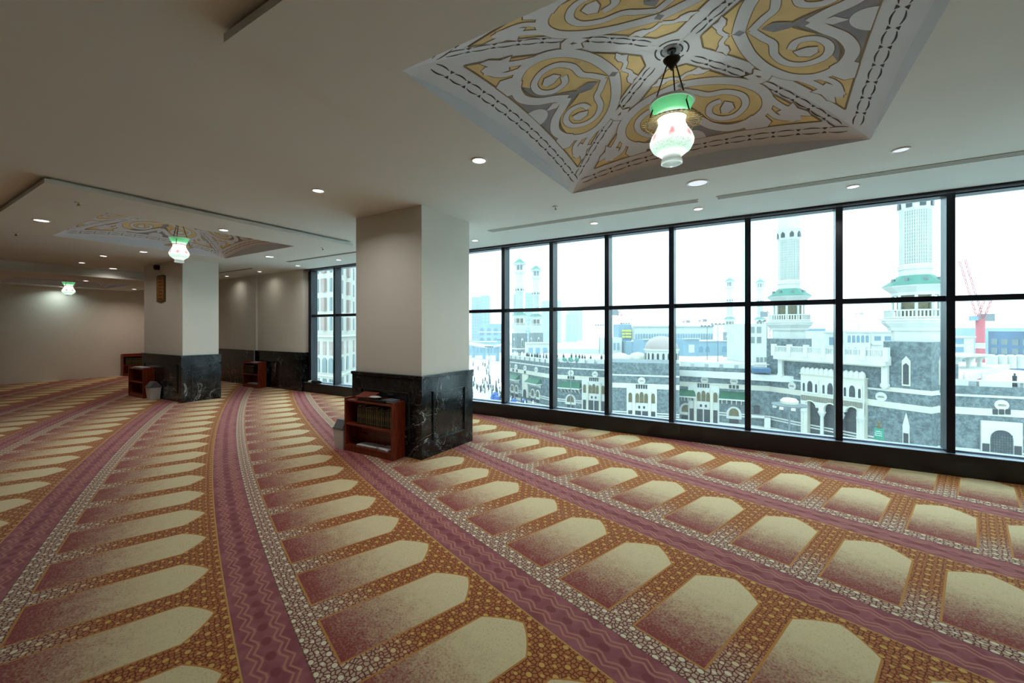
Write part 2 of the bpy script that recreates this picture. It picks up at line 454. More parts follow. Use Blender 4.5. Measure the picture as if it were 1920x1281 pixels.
column(-12.9, -10.8, 4.02, 4.72)

# ================================================================== PAINTED VAULTS
def vz(x, y):
    m1, m2 = max(abs(x), abs(y)), min(abs(x), abs(y))
    return VA * (1 - m2 * m2) + VH * (1 - m1 ** 2.0)

def poly_cells(poly, cell=.06):
    bm = bmesh.new(); vs = [bm.verts.new((p[0], p[1], 0)) for p in poly]; f = bm.faces.new(vs)
    bmesh.ops.triangulate(bm, faces=[f])
    xs = [p[0] for p in poly]; ys = [p[1] for p in poly]
    for ax, lo, hi in ((0, min(xs), max(xs)), (1, min(ys), max(ys))):
        t = math.floor(lo / cell) * cell + cell
        while t < hi:
            co = (t, 0, 0) if ax == 0 else (0, t, 0); no = (1, 0, 0) if ax == 0 else (0, 1, 0)
            bmesh.ops.bisect_plane(bm, geom=bm.verts[:] + bm.edges[:] + bm.faces[:], plane_co=co, plane_no=no, dist=1e-6); t += cell
    bm.verts.index_update()
    out = ([(v.co.x, v.co.y) for v in bm.verts], [tuple(v.index for v in f.verts) for f in bm.faces]); bm.free(); return out

def spline(pts, n=10):
    out = []
    P = [pts[0]] + list(pts) + [pts[-1]]
    for i in range(1, len(P) - 2):
        for j in range(n):
            t = j / n; a, b, c, d = P[i - 1], P[i], P[i + 1], P[i + 2]
            out.append(tuple(.5 * ((2 * b[k]) + (-a[k] + c[k]) * t + (2 * a[k] - 5 * b[k] + 4 * c[k] - d[k]) * t * t + (-a[k] + 3 * b[k] - 3 * c[k] + d[k]) * t ** 3) for k in range(2)))
    out.append(tuple(pts[-1])); return out

class Flat:
    """plan drawing in one vault quarter: (v, e) lifted on to the vault"""
    def __init__(s): s.vs = []; s.fs = []
    def add(s, vs, fs):
        o = len(s.vs); s.vs += vs; s.fs += [tuple(i + o for i in f) for f in fs]
    def poly(s, p): s.add(*poly_cells(p))
    def ribbon(s, pts, w, taper=None):
        vs = []; n = len(pts)
        for i, (x, y) in enumerate(pts):
            a = pts[max(0, i - 1)]; b = pts[min(n - 1, i + 1)]
            dx, dy = b[0] - a[0], b[1] - a[1]; l = math.hypot(dx, dy) or 1
            ww = w if taper is None else w * taper(i / (n - 1))
            vs += [(x - dy / l * ww / 2, y + dx / l * ww / 2), (x + dy / l * ww / 2, y - dx / l * ww / 2)]
        s.add(vs, [(2 * i, 2 * i + 1, 2 * i + 3, 2 * i + 2) for i in range(n - 1)])
    def mirror(s):
        n = len(s.vs); s.add([(-a, b) for a, b in list(s.vs)], [tuple(f) for f in list(s.fs)])
    def emit(s, mb, a, rot, off):
        c, sn = [(1, 0), (0, 1), (-1, 0), (0, -1)][rot]
        vs = [(a * (x * c - y * sn), a * (x * sn + y * c), vz(x, y) - off) for x, y in s.vs]
        mb.add(vs, s.fs)

def circ(cx, cy, r, a0=0, a1=2 * PI, n=28, sx=1, sy=1): return [(cx + r * sx * math.cos(a0 + (a1 - a0) * i / n), cy + r * sy * math.sin(a0 + (a1 - a0) * i / n)) for i in range(n + 1)]

E0, E1 = .15, .84; IN = .10
Q = lambda p: (p[0] * 1.10, E0 + (p[1] - .20) * (E1 - E0) / .60)
ochre, grey, brown, white, grey2, dash = Flat(), Flat(), Flat(), Flat(), Flat(), Flat()
tri = [(-(E0 - IN) , E0), ((E0 - IN), E0), (E1 - IN, E1), (-(E1 - IN), E1)]
ochre.poly(tri)
for i in range(4):
    p, q = tri[i], tri[(i + 1) % 4]; brown.ribbon([(p[0] + (q[0] - p[0]) * t / 14, p[1] + (q[1] - p[1]) * t / 14) for t in range(15)], .010)
# strokes on one half, mirrored
half = [
    (spline([(.0, .345), (.10, .365), (.20, .395), (.31, .455), (.395, .55), (.405, .655), (.335, .735), (.22, .765), (.12, .725), (.055, .655), (.0, .60)], 8), .052),
    (spline([(.0, .395), (.07, .44), (.12, .475), (.21, .485), (.285, .535), (.30, .61), (.25, .675), (.17, .68), (.115, .63), (.125, .565), (.18, .545)], 8), .034),
    (spline([(.395, .55), (.43, .61), (.47, .66), (.515, .70)], 6), .034),
    (spline([(.405, .66), (.445, .725), (.50, .755), (.575, .765)], 6), .030),
    (spline([(.0, .30), (.045, .275), (.085, .285)], 6), .022),
]
blobs = [
    [(.455, .70), (.50, .68), (.53, .645), (.55, .69), (.60, .72), (.62, .755), (.57, .745), (.545, .785), (.52, .75), (.49, .765), (.475, .73)],
    [(.175, .60), (.20, .555), (.235, .575), (.245, .62), (.215, .645), (.195, .62), (.175, .64)],
    [(.30, .40), (.345, .395), (.365, .43), (.40, .425), (.41, .46), (.375, .475), (.34, .455)],
    [(.05, .27), (.10, .25), (.115, .275), (.15, .29), (.115, .305), (.08, .30)],
    [(.27, .745), (.33, .70), (.40, .72), (.43, .765), (.41, .80), (.30, .80)],
]
for Fm, extra in ((brown, .009), (white, 0)):
    h = Flat()
    for pts, w in half: h.ribbon([Q(p) for p in pts], w * 1.12 + extra)
    for bpts in blobs:
        bpts = [Q(p) for p in bpts]
        if extra:
            ring = bpts + [bpts[0]]; h.ribbon(ring, extra * 1.6)
        else: h.poly(bpts)
    h.mirror(); Fm.add(h.vs, h.fs)
gp = [Q(p) for p in spline([(-.40, .80), (-.33, .735), (-.20, .725), (-.11, .685), (-.06, .60), (0, .535), (.06, .60), (.11, .685), (.20, .725), (.33, .735), (.40, .80)], 5)]
grey.poly(gp); brown.ribbon(gp, .012)
white.poly([Q(p) for p in circ(0, .80, .075, PI, 2 * PI, 14)]); white.poly([Q(p) for p in [(0, .625), (.026, .675), (0, .725), (-.026, .675)]])
grey2.poly([Q(p) for p in [(0, .43), (.035, .475), (.022, .53), (0, .555), (-.022, .53), (-.035, .475)]]); grey2.poly([Q(p) for p in [(0, .325), (.022, .348), (0, .372), (-.022, .348)]])
# dashed double lines and bow ties
def dashed(p, q, nseg, off):
    L = math.hypot(q[0] - p[0], q[1] - p[1]); dx, dy = (q[0] - p[0]) / L, (q[1] - p[1]) / L; step = L / nseg
    for i in range(nseg):
        for sg in (-1, 1):
            a = i * step + step * .16; b = (i + 1) * step - step * .16
            pts = []
            for j in range(7):
                t = a + (b - a) * j / 6; o = sg * (off + .006 * math.sin(PI * j / 6)); pts.append((p[0] + dx * t - dy * o, p[1] + dy * t + dx * o))
            dash.ribbon(pts, .008, lambda u: .4 + .6 * math.sin(PI * u))
            c = (i + 1) * step
            if i < nseg - 1:
                o0, o1 = sg * off * .35, sg * off * 1.35
                P = lambda t, o: (p[0] + dx * t - dy * o, p[1] + dy * t + dx * o)
                dash.poly([P(c, o0), P(c - .016, o1), P(c + .016, o1)])
dashed((-.90, .915), (.90, .915), 13, .017)
for sg in (1,):
    dashed((.105 * .72, .105), (.845, .90), 9, .0155)
dash.ribbon(circ(0, 0, .085, PI / 4 + .15, 3 * PI / 4 - .15, 8), .008); dash.ribbon(circ(0, 0, .055, PI / 4 + .1, 3 * PI / 4 - .1, 8), .008)

def vault(cx, cy, a, z, label):
    o = thing('painted_ceiling_vault', label, 'ceiling vault', (cx, cy, z))
    mb = MB(); N = 26
    for rot in range(4):
        c, sn = [(1, 0), (0, 1), (-1, 0), (0, -1)][rot]
        vs = []; fs = []
        for i in range(N + 1):
            e = i / N
            for j in range(N + 1):
                v = e * (2 * j / N - 1); vs.append((a * (v * c - e * sn), a * (v * sn + e * c), vz(v, e)))
        for i in range(N):
            for j in range(N): fs.append((i * (N + 1) + j, i * (N + 1) + j + 1, (i + 1) * (N + 1) + j + 1, (i + 1) * (N + 1) + j))
        for j in range(N):   # side wall under the arch
            p, q = N * (N + 1) + j, N * (N + 1) + j + 1; o1 = len(vs); vs += [(vs[p][0], vs[p][1], 0), (vs[q][0], vs[q][1], 0)]; fs.append((p, q, o1 + 1, o1))
        mb.add(vs, fs)
    mb.build('vault_shell', M['plaster'], o, fix=False)
    for nm, fl, mt, off in (('ochre_panel', ochre, 'ochre', .0012), ('grey_field', grey, 'greyp', .0022), ('scroll_outline', brown, 'brownline', .0032), ('scrollwork', white, 'plaster', .0044), ('grey_kite', grey2, 'greyp', .0056), ('dashed_border', dash, 'dashes', .0016)):
        for rot in range(4):
            m = MB(); fl.emit(m, a, rot, off); m.build(nm, M[mt], o, fix=False)
    return o
vault(*VAULTS[0], 'ochre and grey painted vault above the nearest hanging lamp')
vault(*VAULTS[1], 'painted vault above the middle hanging lamp, between the two square columns')
vault(*VAULTS[2], 'dim painted vault over the farthest hanging lamp, by the plain far wall')

# ================================================================== HANGING LAMPS
def lamp(x, y, zb, top, label):
    o = thing('hanging_lamp', label, 'lamp', (x, y, zb), 0)
    prof = [(.060, 0), (.068, .004), (.066, .022), (.058, .042), (.075, .060), (.118, .092), (.137, .128), (.140, .150), (.128, .185), (.102, .225), (.086, .262), (.084, .285), (.092, .31), (.112, .345), (.132, .385), (.137, .40)]
    mb = MB(); mb.lathe(prof, n=40, cap=False); mb.build('glass_shade', M['opal'], o, smooth=True)
    mb = MB(); mb.lathe([(.137, .398), (.145, .402), (.145, .41), (.135, .412)], n=40, cap=False); mb.build('glass_rim', M['white'], o, smooth=True)
    # pierced brass collar with pointed rim
    mb = MB(); n = 36
    for i in range(n):
        a = 2 * PI * i / n; b = 2 * PI * (i + 1) / n; am = (a + b) / 2
        P = lambda r, t, z: (r * math.cos(t), r * math.sin(t), z)
        mb.tube(P(.098, a, .30), P(.170, b, .275), .0017, 5); mb.tube(P(.098, b, .30), P(.170, a, .275), .0022, 5)
        mb.tube(P(.170, a, .275), P(.170, b, .275), .0030, 5); mb.tube(P(.128, a, .292), P(.128, b, .292), .0018, 5); mb.tube(P(.096, a, .30), P(.096, b, .30), .0035, 5)
        mb.tube(P(.170, a, .275), P(.192, am, .268), .003, 5, .0008); mb.tube(P(.170, b, .275), P(.192, am, .268), .003, 5, .0008)
    mb.build('pierced_collar', M['brass'], o)
    for k in range(3):
        a = math.radians(205) + k * 2 * PI / 3
        mb = MB(); mb.tube((.15 * math.cos(a), .15 * math.sin(a), .285), (.026 * math.cos(a), .026 * math.sin(a), top - .02), .0045, 8); mb.build('rod', M['iron'], o)
    mb = MB(); mb.lathe([(.004, -.075), (.012, -.06), (.03, -.035), (.05, -.012), (.056, 0), (.048, .006), (.012, .02), (.006, .03)], z=top, n=28); mb.build('canopy', M['iron'], o, smooth=True)
    mb = MB(); mb.tube((0, 0, top + .02), (0, 0, top + .09), .006, 8); mb.lathe([(.028, 0), (.03, .02), (.02, .03)], z=top + .05, n=18); mb.build('ceiling_hook', M['iron'], o)
    mb = MB(); mb.lathe([(.0, .24), (.014, .245), (.022, .27), (.018, .30), (.012, .32)], n=16); mb.build('bulb', M['lens'], o, smooth=True)
    L = bpy.data.lights.new('lamp_bulb_light', 'POINT'); L.energy = 5; L.shadow_soft_size = .03; L.color = (.93, 1, .96)
    lo = bpy.data.objects.new('lamp_bulb_light', L); COL.objects.link(lo); lo.parent = o; lo.location = (0, 0, .262)
    return o
lamp(-.51, 2.92, 2.705, .70, 'nearest hanging lamp, painted glass with a pierced brass collar')
lamp(-8.32, 3.05, 2.715, .72, 'middle hanging lamp, painted glass hung before the second square column')
lamp(-17.0, 3.6, 2.55, .70, 'farthest hanging lamp, small against the plain far wall')

# ================================================================== DOWNLIGHTS
def downlight(x, y, z, r, label, power=14, dim=False, col=(1, .95, .86), group=None):
    o = thing('downlight', label, 'ceiling light', (x, y, z), 0, group)
    mb = MB(); mb.lathe([(r * .82, -.002), (r * .86, -.010), (r, -.008), (r * 1.02, 0)], n=28, cap=False); mb.build('trim_ring', M['white'], o, smooth=True)
    mb = MB(); mb.lathe([(0.0001, -.004), (r * .82, -.004)], n=28, cap=False); mb.build('lens', M['lens_dim' if dim else 'lens'], o)
    if power:
        L = bpy.data.lights.new('downlight_beam', 'AREA'); L.shape = 'DISK'; L.size = r * 1.5; L.energy = power * .65; L.color = col; L.spread = math.radians(150)
        lo = bpy.data.objects.new('downlight_beam', L); COL.objects.link(lo); lo.parent = o; lo.location = (0, 0, -.014)
    return o
DL = [
 (-2.09, 2.92, ZC, .066, 'round downlight directly above the open floor left of the near vault', 14, 0),
 (-.54, 4.50, ZC, .105, 'large round downlight between the near vault and the slot vent', 6, 1),
 (.98, 4.52, ZC, .060, 'small unlit-looking downlight right of the near vault corner', 4, 1),
 (-4.19, 2.81, ZD, .066, 'single downlight in the raised ceiling left of the near column top', 12, 0),
 (-2.06, 5.73, ZD, .060, 'window-side downlight above the third mullion from the near column', 8, 0),
 (-.68, 5.73, ZD, .060, 'window-side downlight under the right end of the near slot vent', 8, 0),
 (.85, 5.69, ZD, .060, 'window-side downlight farthest right in the photo', 8, 0),
 (-4.23, 5.79, ZD, .060, 'window-side downlight half hidden behind the near column', 8, 0),
 (-9.55, 5.87, ZD, .060, 'window-side downlight above the left edge of the far windows', 8, 0),
 (-7.98, 5.84, ZD, .060, 'window-side downlight above the far windows next to the near column', 8, 0),
 (-11.4, 5.95, ZD, .060, 'window-side downlight over the marble wainscot bookcase', 2, 0),
 (-13.2, 5.98, ZD, .060, 'window-side downlight just right of the far column', 2, 0),
 (-8.28, 1.50, ZC, .085, 'large bright downlight at the left end of the middle lowered ceiling', 10, 0),
 (-6.78, 3.03, ZC, .066, 'downlight right of the middle vault, nearest its lamp', 10, 0),
 (-9.99, 3.10, ZC, .066, 'downlight left of the middle lamp on the lowered ceiling edge', 8, 0),
 (-8.48, 4.62, ZC, .085, 'large bright downlight right of the middle vault corner', 10, 0),
 (-11.77, 3.0, ZD, .066, 'nearer of two downlights on the brown ceiling left of the far column', 5, 0),
 (-13.4, 3.05, ZD, .066, 'farther of two downlights on the brown ceiling left of the far column', 5, 0),
 (-14.0, 3.75, ZD, .09, 'wide bright downlight just before the farthest lowered ceiling', 2, 0),
 (-15.6, 3.63, ZT, .070, 'downlight on the farthest lowered ceiling, right of the small lamp', 4, 0),
 (-18.45, 3.75, ZT, .07, 'downlight grazing the far wall, left of the small lamp', 6, 0),
 (-17.5, 5.20, ZT, .080, 'downlight of the farthest lowered ceiling closest to the far column', 16, 0),
]
for x, y, z, r, lb, pw, dm in DL:
    c = (.86, .97, 1) if dm else ((1, .93, .84) if x < -11 else (1, .985, .95))
    if x < -18: c = (.80, 1, .94)
    if -17.6 < x < -17.4: c = (1, .80, .68)
    downlight(x, y, z, r, lb, pw, bool(dm), c)
for x, y in ((1.5, -.8), (-5.8, -.8), (-9.5, -.8), (-2.1, -4.5), (3.4, 1.5)):  # unseen fill lamps, added to brighten the room
    downlight(x, y, ZD, .066, 'added fill downlight, unseen behind the camera', 1.6, False, (1, .93, .84), 'added fill downlights behind the camera')

# ================================================================== CEILING FITTINGS
def slot(x0, x1, y, z, label, dark=False, n=3, w=.10):
    o = thing('slot_vent', label, 'air vent', ((x0 + x1) / 2, y, z)); h = (x1 - x0) / 2
    mb = MB(); mb.box(-h, h, -w / 2, w / 2, -.004, -.001); mb.build('slot_backing', M['slotdark'], o)
    mb = MB()
    for i in range(n + 1):
        yy = -w / 2 + w * i / n; t = .003 if dark else .006; mb.box(-h, h, yy - t, yy + t, -.010, -.001)
    mb.box(-h - .012, -h, -w / 2 - .008, w / 2 + .008, -.010, -.001); mb.box(h, h + .012, -w / 2 - .008, w / 2 + .008, -.010, -.001); mb.build('vent_blades', M['ceil'], o)
slot(-3.62, -.64, 5.36, ZD, 'long white slot vent ending over the third window, left of the large downlight')
slot(-.43, 4.4, 5.36, ZD, 'long white slot vent running off the right edge of the ceiling')
slot(-9.2, -6.5, 5.42, ZD, 'dark open slot vent above the far windows', True, 1, .06)
slot(-13.0, -10.9, 5.52, ZD, 'short dark slot vent right of the far column', True, 1, .06)
def sprink(x, y, z, label, mt='brass'):
    o = thing('ceiling_sprinkler', label, 'sprinkler', (x, y, z))
    mb = MB(); mb.lathe([(.035, -.001), (.033, -.008), (.014, -.012)], n=18); mb.build('escutcheon', M['white'], o)
    mb = MB(); mb.tube((0, 0, -.01), (0, 0, -.035), .007); mb.lathe([(.016, -.038), (.018, -.034), (.002, -.032)], n=14); mb.build('sprinkler_head', M[mt], o)
sprink(-2.10, 4.50, ZC, 'small sprinkler below the left corner of the near vault')
sprink(-6.75, 1.51, ZC, 'small sprinkler at the near left corner of the middle lowered ceiling')
sprink(-9.72, 1.5, ZC, 'small dark sprinkler far left on the middle lowered ceiling', 'iron')
sprink(-6.75, 4.62, ZC, 'small sprinkler near the right tip of the middle lowered ceiling')
sprink(-10.35, 4.86, ZD, 'small dark sprinkler just above the far column', 'iron')

# ================================================================== BOOKCASES, BOOKS, BINS
def bookcase(name_label, x, y, rz=0, w=.90, d=.21, h=.70):
    o = thing('bookcase', name_label, 'bookcase', (x, y, 0), rz)
    W = w / 2; t = .028
    for sg in (-1, 1):
        mb = MB(); mb.box(sg * W - (t if sg > 0 else 0), sg * W + (t if sg < 0 else 0), -d, 0, 0, h); mb.build('side_panel', M['wood'], o, bevel=.003)
    mb = MB(); mb.box(-W + t, W - t, -.012, 0, .04, h + .01); mb.build('back_panel', M['wood'], o)
    for z in (.06, .345, .655):
        mb = MB(); mb.box(-W + t, W - t, -d + .004, -.012, z, z + .024); mb.build('shelf', M['wood'], o, bevel=.002)
    mb = MB(); mb.box(-W + t, W - t, -d + .006, -d + .022, 0, .06); mb.build('plinth', M['wood'], o)
    return o
bookspec = [lin(30, 44, 26), lin(56, 52, 24), lin(20, 26, 22), lin(44, 32, 16), lin(64, 60, 34)]
BM = [simple('book_cover', c, .6, var=.15, scale=20) for c in bookspec]
def mk_book():
    o = thing('book', 'book', 'book')
    mb = MB(); mb.box(0, .034, -.16, 0, 0, .235); c = mb.build('cover', BM[0], o, bevel=.003)
    mb = MB(); mb.box(.004, .030, -.156, -.004, .2345, .237); mb.build('pages', M['pages'], o)
    mb = MB()
    mb.prism([(.003, .03), (.031, .03), (.031, .036), (.019, .036), (.019, .09), (.026, .09), (.026, .14), (.019, .14), (.019, .20), (.031, .20), (.031, .206), (.003, .206), (.003, .20), (.015, .20), (.015, .14), (.008, .14), (.008, .09), (.015, .09), (.015, .036), (.003, .036)], lambda p, q, d: Vector((p, d, q)), -.1615, -.160); mb.build('spine_gilding', M['gilt'], o)
    return o
BOOK = mk_book(); used = [False]
def put_book(x, y, z, rz, label, group, mi, scale=(1, 1, 1), flat=False):
    b = BOOK if not used[0] else dup(BOOK, (0, 0, 0)); used[0] = True
    b.location = (x, y, z); b.rotation_euler = (0, PI / 2 if flat else 0, rz) if not flat else (PI / 2, 0, rz); b.scale = scale
    b['label'] = label; b['group'] = group
    for ch in b.children:
        if ch.name.startswith('cover') and mi:
            ch.data = ch.data.copy() if ch.data.users > 1 else ch.data; ch.data.materials[0] = BM[mi]
    return b
Y1 = 3.752
bookcase('low red-brown bookcase against the near column', -4.27, Y1)
random.seed(3)
x = -4.50
i = 0
while x < -3.90:
    put_book(x, Y1 - .02, .369, 0, 'dark gilt-spined book standing on the upper shelf of the near bookcase', 'books on the near bookcase shelf', i % 5, (random.uniform(.9, 1.15), 1, random.uniform(.93, 1.04))); x += .0395; i += 1
# loose things on the near bookcase
def paperstack(label, x, y, z, w, d, h, rz, mt='pages', cat='papers', nm='paper_stack', k=5):
    o = thing(nm, label, cat, (x, y, z), rz); random.seed(int(abs(x * 100)))
    mb = MB()
    for i in range(k):
        ox, oy = random.uniform(-.012, .012), random.uniform(-.008, .008); hh = h / k
        mb.box(-w / 2 + ox, w / 2 + ox, -d / 2 + oy, d / 2 + oy, i * hh, (i + 1) * hh - .0006)
    mb.build('sheets', M[mt], o); return o
paperstack('low pile of white leaflets lying on the near bookcase floor, left part', -4.33, Y1 - .105, .084, .34, .15, .022, .04)
paperstack('scattered white leaflets at the right of the near bookcase floor', -4.02, Y1 - .11, .084, .20, .15, .028, -.15)
paperstack('flat black folder on top of the near bookcase', -4.22, Y1 - .11, .679, .50, .17, .030, .02, 'plastic_black', 'folder', 'folder', 3)
paperstack('small grey-edged book at the right corner of the near bookcase top', -3.97, Y1 - .10, .679, .19, .15, .038, -.06, 'binlid', 'book', 'flat_book', 3)
o = thing('reading_rest', 'red wooden folding book rest lying on the near bookcase', 'book rest', (-4.40, Y1 - .10, .712), .1)
mb = MB(); mb.box(-.14, .14, -.01, .01, .0, .02); mb.add([(-.14, -.07, 0), (.14, -.07, 0), (.15, .06, .05), (-.12, .06, .05), (-.14, -.07, .012), (.14, -.07, .012), (.15, .06, .062), (-.12, .06, .062)], [(0, 1, 2, 3), (7, 6, 5, 4), (0, 4, 5, 1), (1, 5, 6, 2), (2, 6, 7, 3), (3, 7, 4, 0)]); mb.build('rest_board', M['wood'], o)
o = thing('folded_glasses_case', 'white crumpled tissue on the black folder of the near bookcase', 'tissue', (-4.23, Y1 - .12, .711), .3)
o.name = 'tissue'
mb = MB(); mb.lathe([(.01, 0), (.045, .006), (.06, .02), (.035, .034), (.01, .036)], n=14, sx=1.5, sy=.6); t = mb.build('tissue_fold', M['pages'], o)

def bin_(x, y, w, h, label, rz=0):
    o = thing('waste_bin', label, 'waste bin', (x, y, 0), rz)
    a = w / 2; b = w * .38
    mb = MB(); z = h * .70
    lo, hi = (.80, 0), (1.0, z)
    vs = []
    for s_, zz in (lo, (1.0, z), (.96, z), (.76, .012)):
        vs += [(-a * s_, -b * s_, zz), (a * s_, -b * s_, zz), (a * s_, b * s_, zz), (-a * s_, b * s_, zz)]
    fs = [(0, 3, 2, 1), (12, 13, 14, 15)] + [(r * 4 + i, r * 4 + (i + 1) % 4, (r + 1) * 4 + (i + 1) % 4, (r + 1) * 4 + i) for r in range(3) for i in range(4)]
    mb.add(vs, fs); mb.build('body', M['bin'], o, bevel=.006)
    mb = MB(); mb.box(-a * 1.05, a * 1.05, -b * 1.07, b * 1.07, z - .01, z + .018)
    mb.prism([(-b, z + .018), (b, z + .018), (b * .25, h), (-b * .25, h)], lambda p, q, d: Vector((d, p, q)), -a * .93, a * .93); mb.build('swing_lid', M['binlid'], o, bevel=.004)
    return o
bin_(-4.83, 3.60, .20, .385, 'small grey swing-lid bin beside the near bookcase')
Y2 = 3.982
bookcase('dark bookcase at the left end of the far column', -12.62, Y2)
paperstack('white papers on top of the bookcase by the far column', -12.6, Y2 - .1, .679, .5, .16, .03, .03)
bin_(-11.86, 3.86, .27, .41, 'pale grey bin standing between the far column and its bookcase')
bookcase('small bookcase standing on the carpet by the marble wainscot', -12.02, YW - .032 - .06, 0, .80, .22, .70)
for j in range(9):
    put_book(-12.34 + j * .05, YW - .13, .369, 0, 'dark book on the shelf by the marble wainscot', 'books by the marble wainscot', j % 5, (1, 1, .95))
paperstack('white papers on the floor shelf of the wainscot bookcase', -12.0, YW - .2, .084, .5, .15, .03, 0)
paperstack('small white booklet on top of the wainscot bookcase', -12.0, YW - .18, .679, .25, .13, .014, .1)
o = thing('thin_pole', 'thin pale pole rising behind the wainscot bookcase', 'pole', (-12.16, YW - .115, .679)); o.location = (-12.13, YW - .15, .679)
mb = MB(); mb.tube((0, 0, 0), (0, 0, .37), .006, 8); mb.lathe([(.03, 0), (.03, .006), (.006, .01)], n=14); mb.build('rod', M['white'], o)
bookcase('dim bookcase of gilt books against the plain far wall', -18.79, 5.72, PI / 2, 1.0, .22, .74)
for j in range(18):
    put_book(-18.76, 5.30 + j * .045, .369, PI / 2, 'gilt-spined book in the bookcase at the far wall', 'books at the far wall', [4, 1, 4, 3][j % 4], (1.2, 1, 1.05))
# gilded wall plaque and small speaker on the far column
o = thing('wall_plaque', 'tall gilded plaque hung on the far column', 'plaque', (-11.89, 4.018, 2.55))
o.scale = (2.0, 1, .64)
mb = MB(); pts = [(-.115, -.48), (0, -.53), (.115, -.48), (.115, .44), (.07, .47), (-.07, .47), (-.115, .44)]
mb.prism(pts, lambda a, b, d: Vector((a, -d, b)), 0, .02); mb.build('backing', M['gilt'], o, bevel=.004)
gm = simple('gilt_leaf', lin(176, 132, 44), .45, .0, var=.3, scale=25); rm = simple('red_enamel', lin(150, 52, 30), .5, var=.1)
mb = MB(); mb.prism([(-.09, -.44), (.09, -.44), (.09, .40), (-.09, .40)], lambda a, b, d: Vector((a, -d, b)), .02, .026); mb.build('field', gm, o)
mb = MB()
for k in range(7): mb.lathe([(.0, 0), (.03, .0)], n=12, cap=False); 
mb = MB()
for k in range(7):
    zz = -.38 + k * .12; mb.prism([(math.cos(2 * PI * i / 8) * .055, zz + math.sin(2 * PI * i / 8) * .035) for i in range(8)], lambda a, b, d: Vector((a, -d, b)), .026, .031)
mb.build('medallions', rm, o)
o = thing('wall_speaker', 'small black fitting above the gilded plaque', 'speaker', (-12.02, 4.018, 3.04)); mb = MB(); mb.box(-.05, .05, -.09, -.0, -.06, .05); mb.build('housing', M['plastic_black'], o, bevel=.01)
mb = MB(); mb.lathe([(.03, 0), (.034, .01)], n=16); g = mb.build('grille', M['slotdark'], o); g.rotation_euler = (PI / 2, 0, 0); g.location = (0, -.09, 0)
# folded cloth on the far window ledge
o = thing('folded_cloth', 'folded black and white cloth on the far window curb', 'cloth', (-9.62, YW + .06, .236), .05)
mb = MB(); mb.lathe([(.08, 0), (.11, .02), (.10, .05), (.05, .07), (.01, .075)], n=18, sx=1.9, sy=.5); mb.build('dark_fold', M['blackcloth'], o, smooth=True)
mb = MB(); mb.lathe([(.06, 0), (.08, .02), (.06, .05), (.01, .06)], cx=-.22, n=18, sx=1.3, sy=.5); mb.build('white_fold', M['pages'], o, smooth=True)
#@@OUTSIDE_BEGIN
# ================================================================== OUTSIDE
HAZE = .0008
GH = -17.0                                     # street level below eye height
def hz(h): return EYE + h
class Fr:
    """a vertical facade plane between two surveyed plan points"""
    def __init__(s, pa, za, pb, zb):
        s.a = plan(pa, za); s.b = plan(pb, zb); s.L = (s.b - s.a).length; s.t = (s.b - s.a) / s.L
        n = Vector((s.t.y, -s.t.x)); 
        if n.dot(s.a) > 0: n = -n
        s.n = n
    def s_at(s, px):
        d = plan(px, 1.0); A = s.a; t = s.t; den = d.x * t.y - d.y * t.x
        Z = (A.x * t.y - A.y * t.x) / den; p = d * Z; return (p - A).dot(t), Z
    def h_at(s, px, py): return (HY - py) / F * s.s_at(px)[1]
    def P(s, u, h, d): p = s.a + s.t * u + s.n * d; return Vector((p.x, p.y, hz(h)))
    def box(s, mb, u0, u1, h0, h1, d0, d1): return mb.prism([(u0, h0), (u1, h0), (u1, h1), (u0, h1)], s.P, d0, d1)
    def rect(s, mb, p0, p1, y0, y1, d0, d1):
        u0, u1 = s.s_at(p0)[0], s.s_at(p1)[0]; m = (p0 + p1) / 2; return s.box(mb, u0, u1, s.h_at(m, y1), s.h_at(m, y0), d0, d1)
    def arch(s, mb, u0, u1, h0, h1, d0, d1, pointed=.25, spring=None):
        w = (u1 - u0) / 2; c = (u0 + u1) / 2; sp = h1 - w * (1 + pointed) if spring is None else spring
        pts = [(u0, h0), (u1, h0)]
        for i in range(9):
            t = i / 8; a = t * PI / 2; x = math.cos(a) ** (.9); pts.append((c + w * x, sp + (h1 - sp) * math.sin(a)))
        for i in range(1, 9):
            t = 1 - i / 8; a = t * PI / 2; x = math.cos(a) ** (.9); pts.append((c - w * x, sp + (h1 - sp) * math.sin(a)))
        return mb.prism(pts[:2] + pts[2:], s.P, d0, d1)
    def disc(s, mb, u, h, r, d0, d1, n=18): return mb.prism([(u + r * math.cos(2 * PI * i / n), h + r * math.sin(2 * PI * i / n)) for i in range(n)], s.P, d0, d1)
def part(fn, name, mat, parent, **k):
    mb = MB(); fn(mb); return mb.build(name, M[mat], parent, **k)
def gp3(px, Z, h): p = plan(px, Z); return Vector((p.x, p.y, hz(h)))

g = MB(); g.add([(-900, 9, hz(GH)), (900, 9, hz(GH)), (900, 1600, hz(GH)), (-900, 1600, hz(GH))], [(0, 1, 2, 3)]); struct(g.build('street_ground', M['street']))
own = MB(); own.box(-19.0, 4.8, YW + .33, YW + .55, hz(GH) - .1, 0.0); struct(own.build('trim_7', M['granite']))

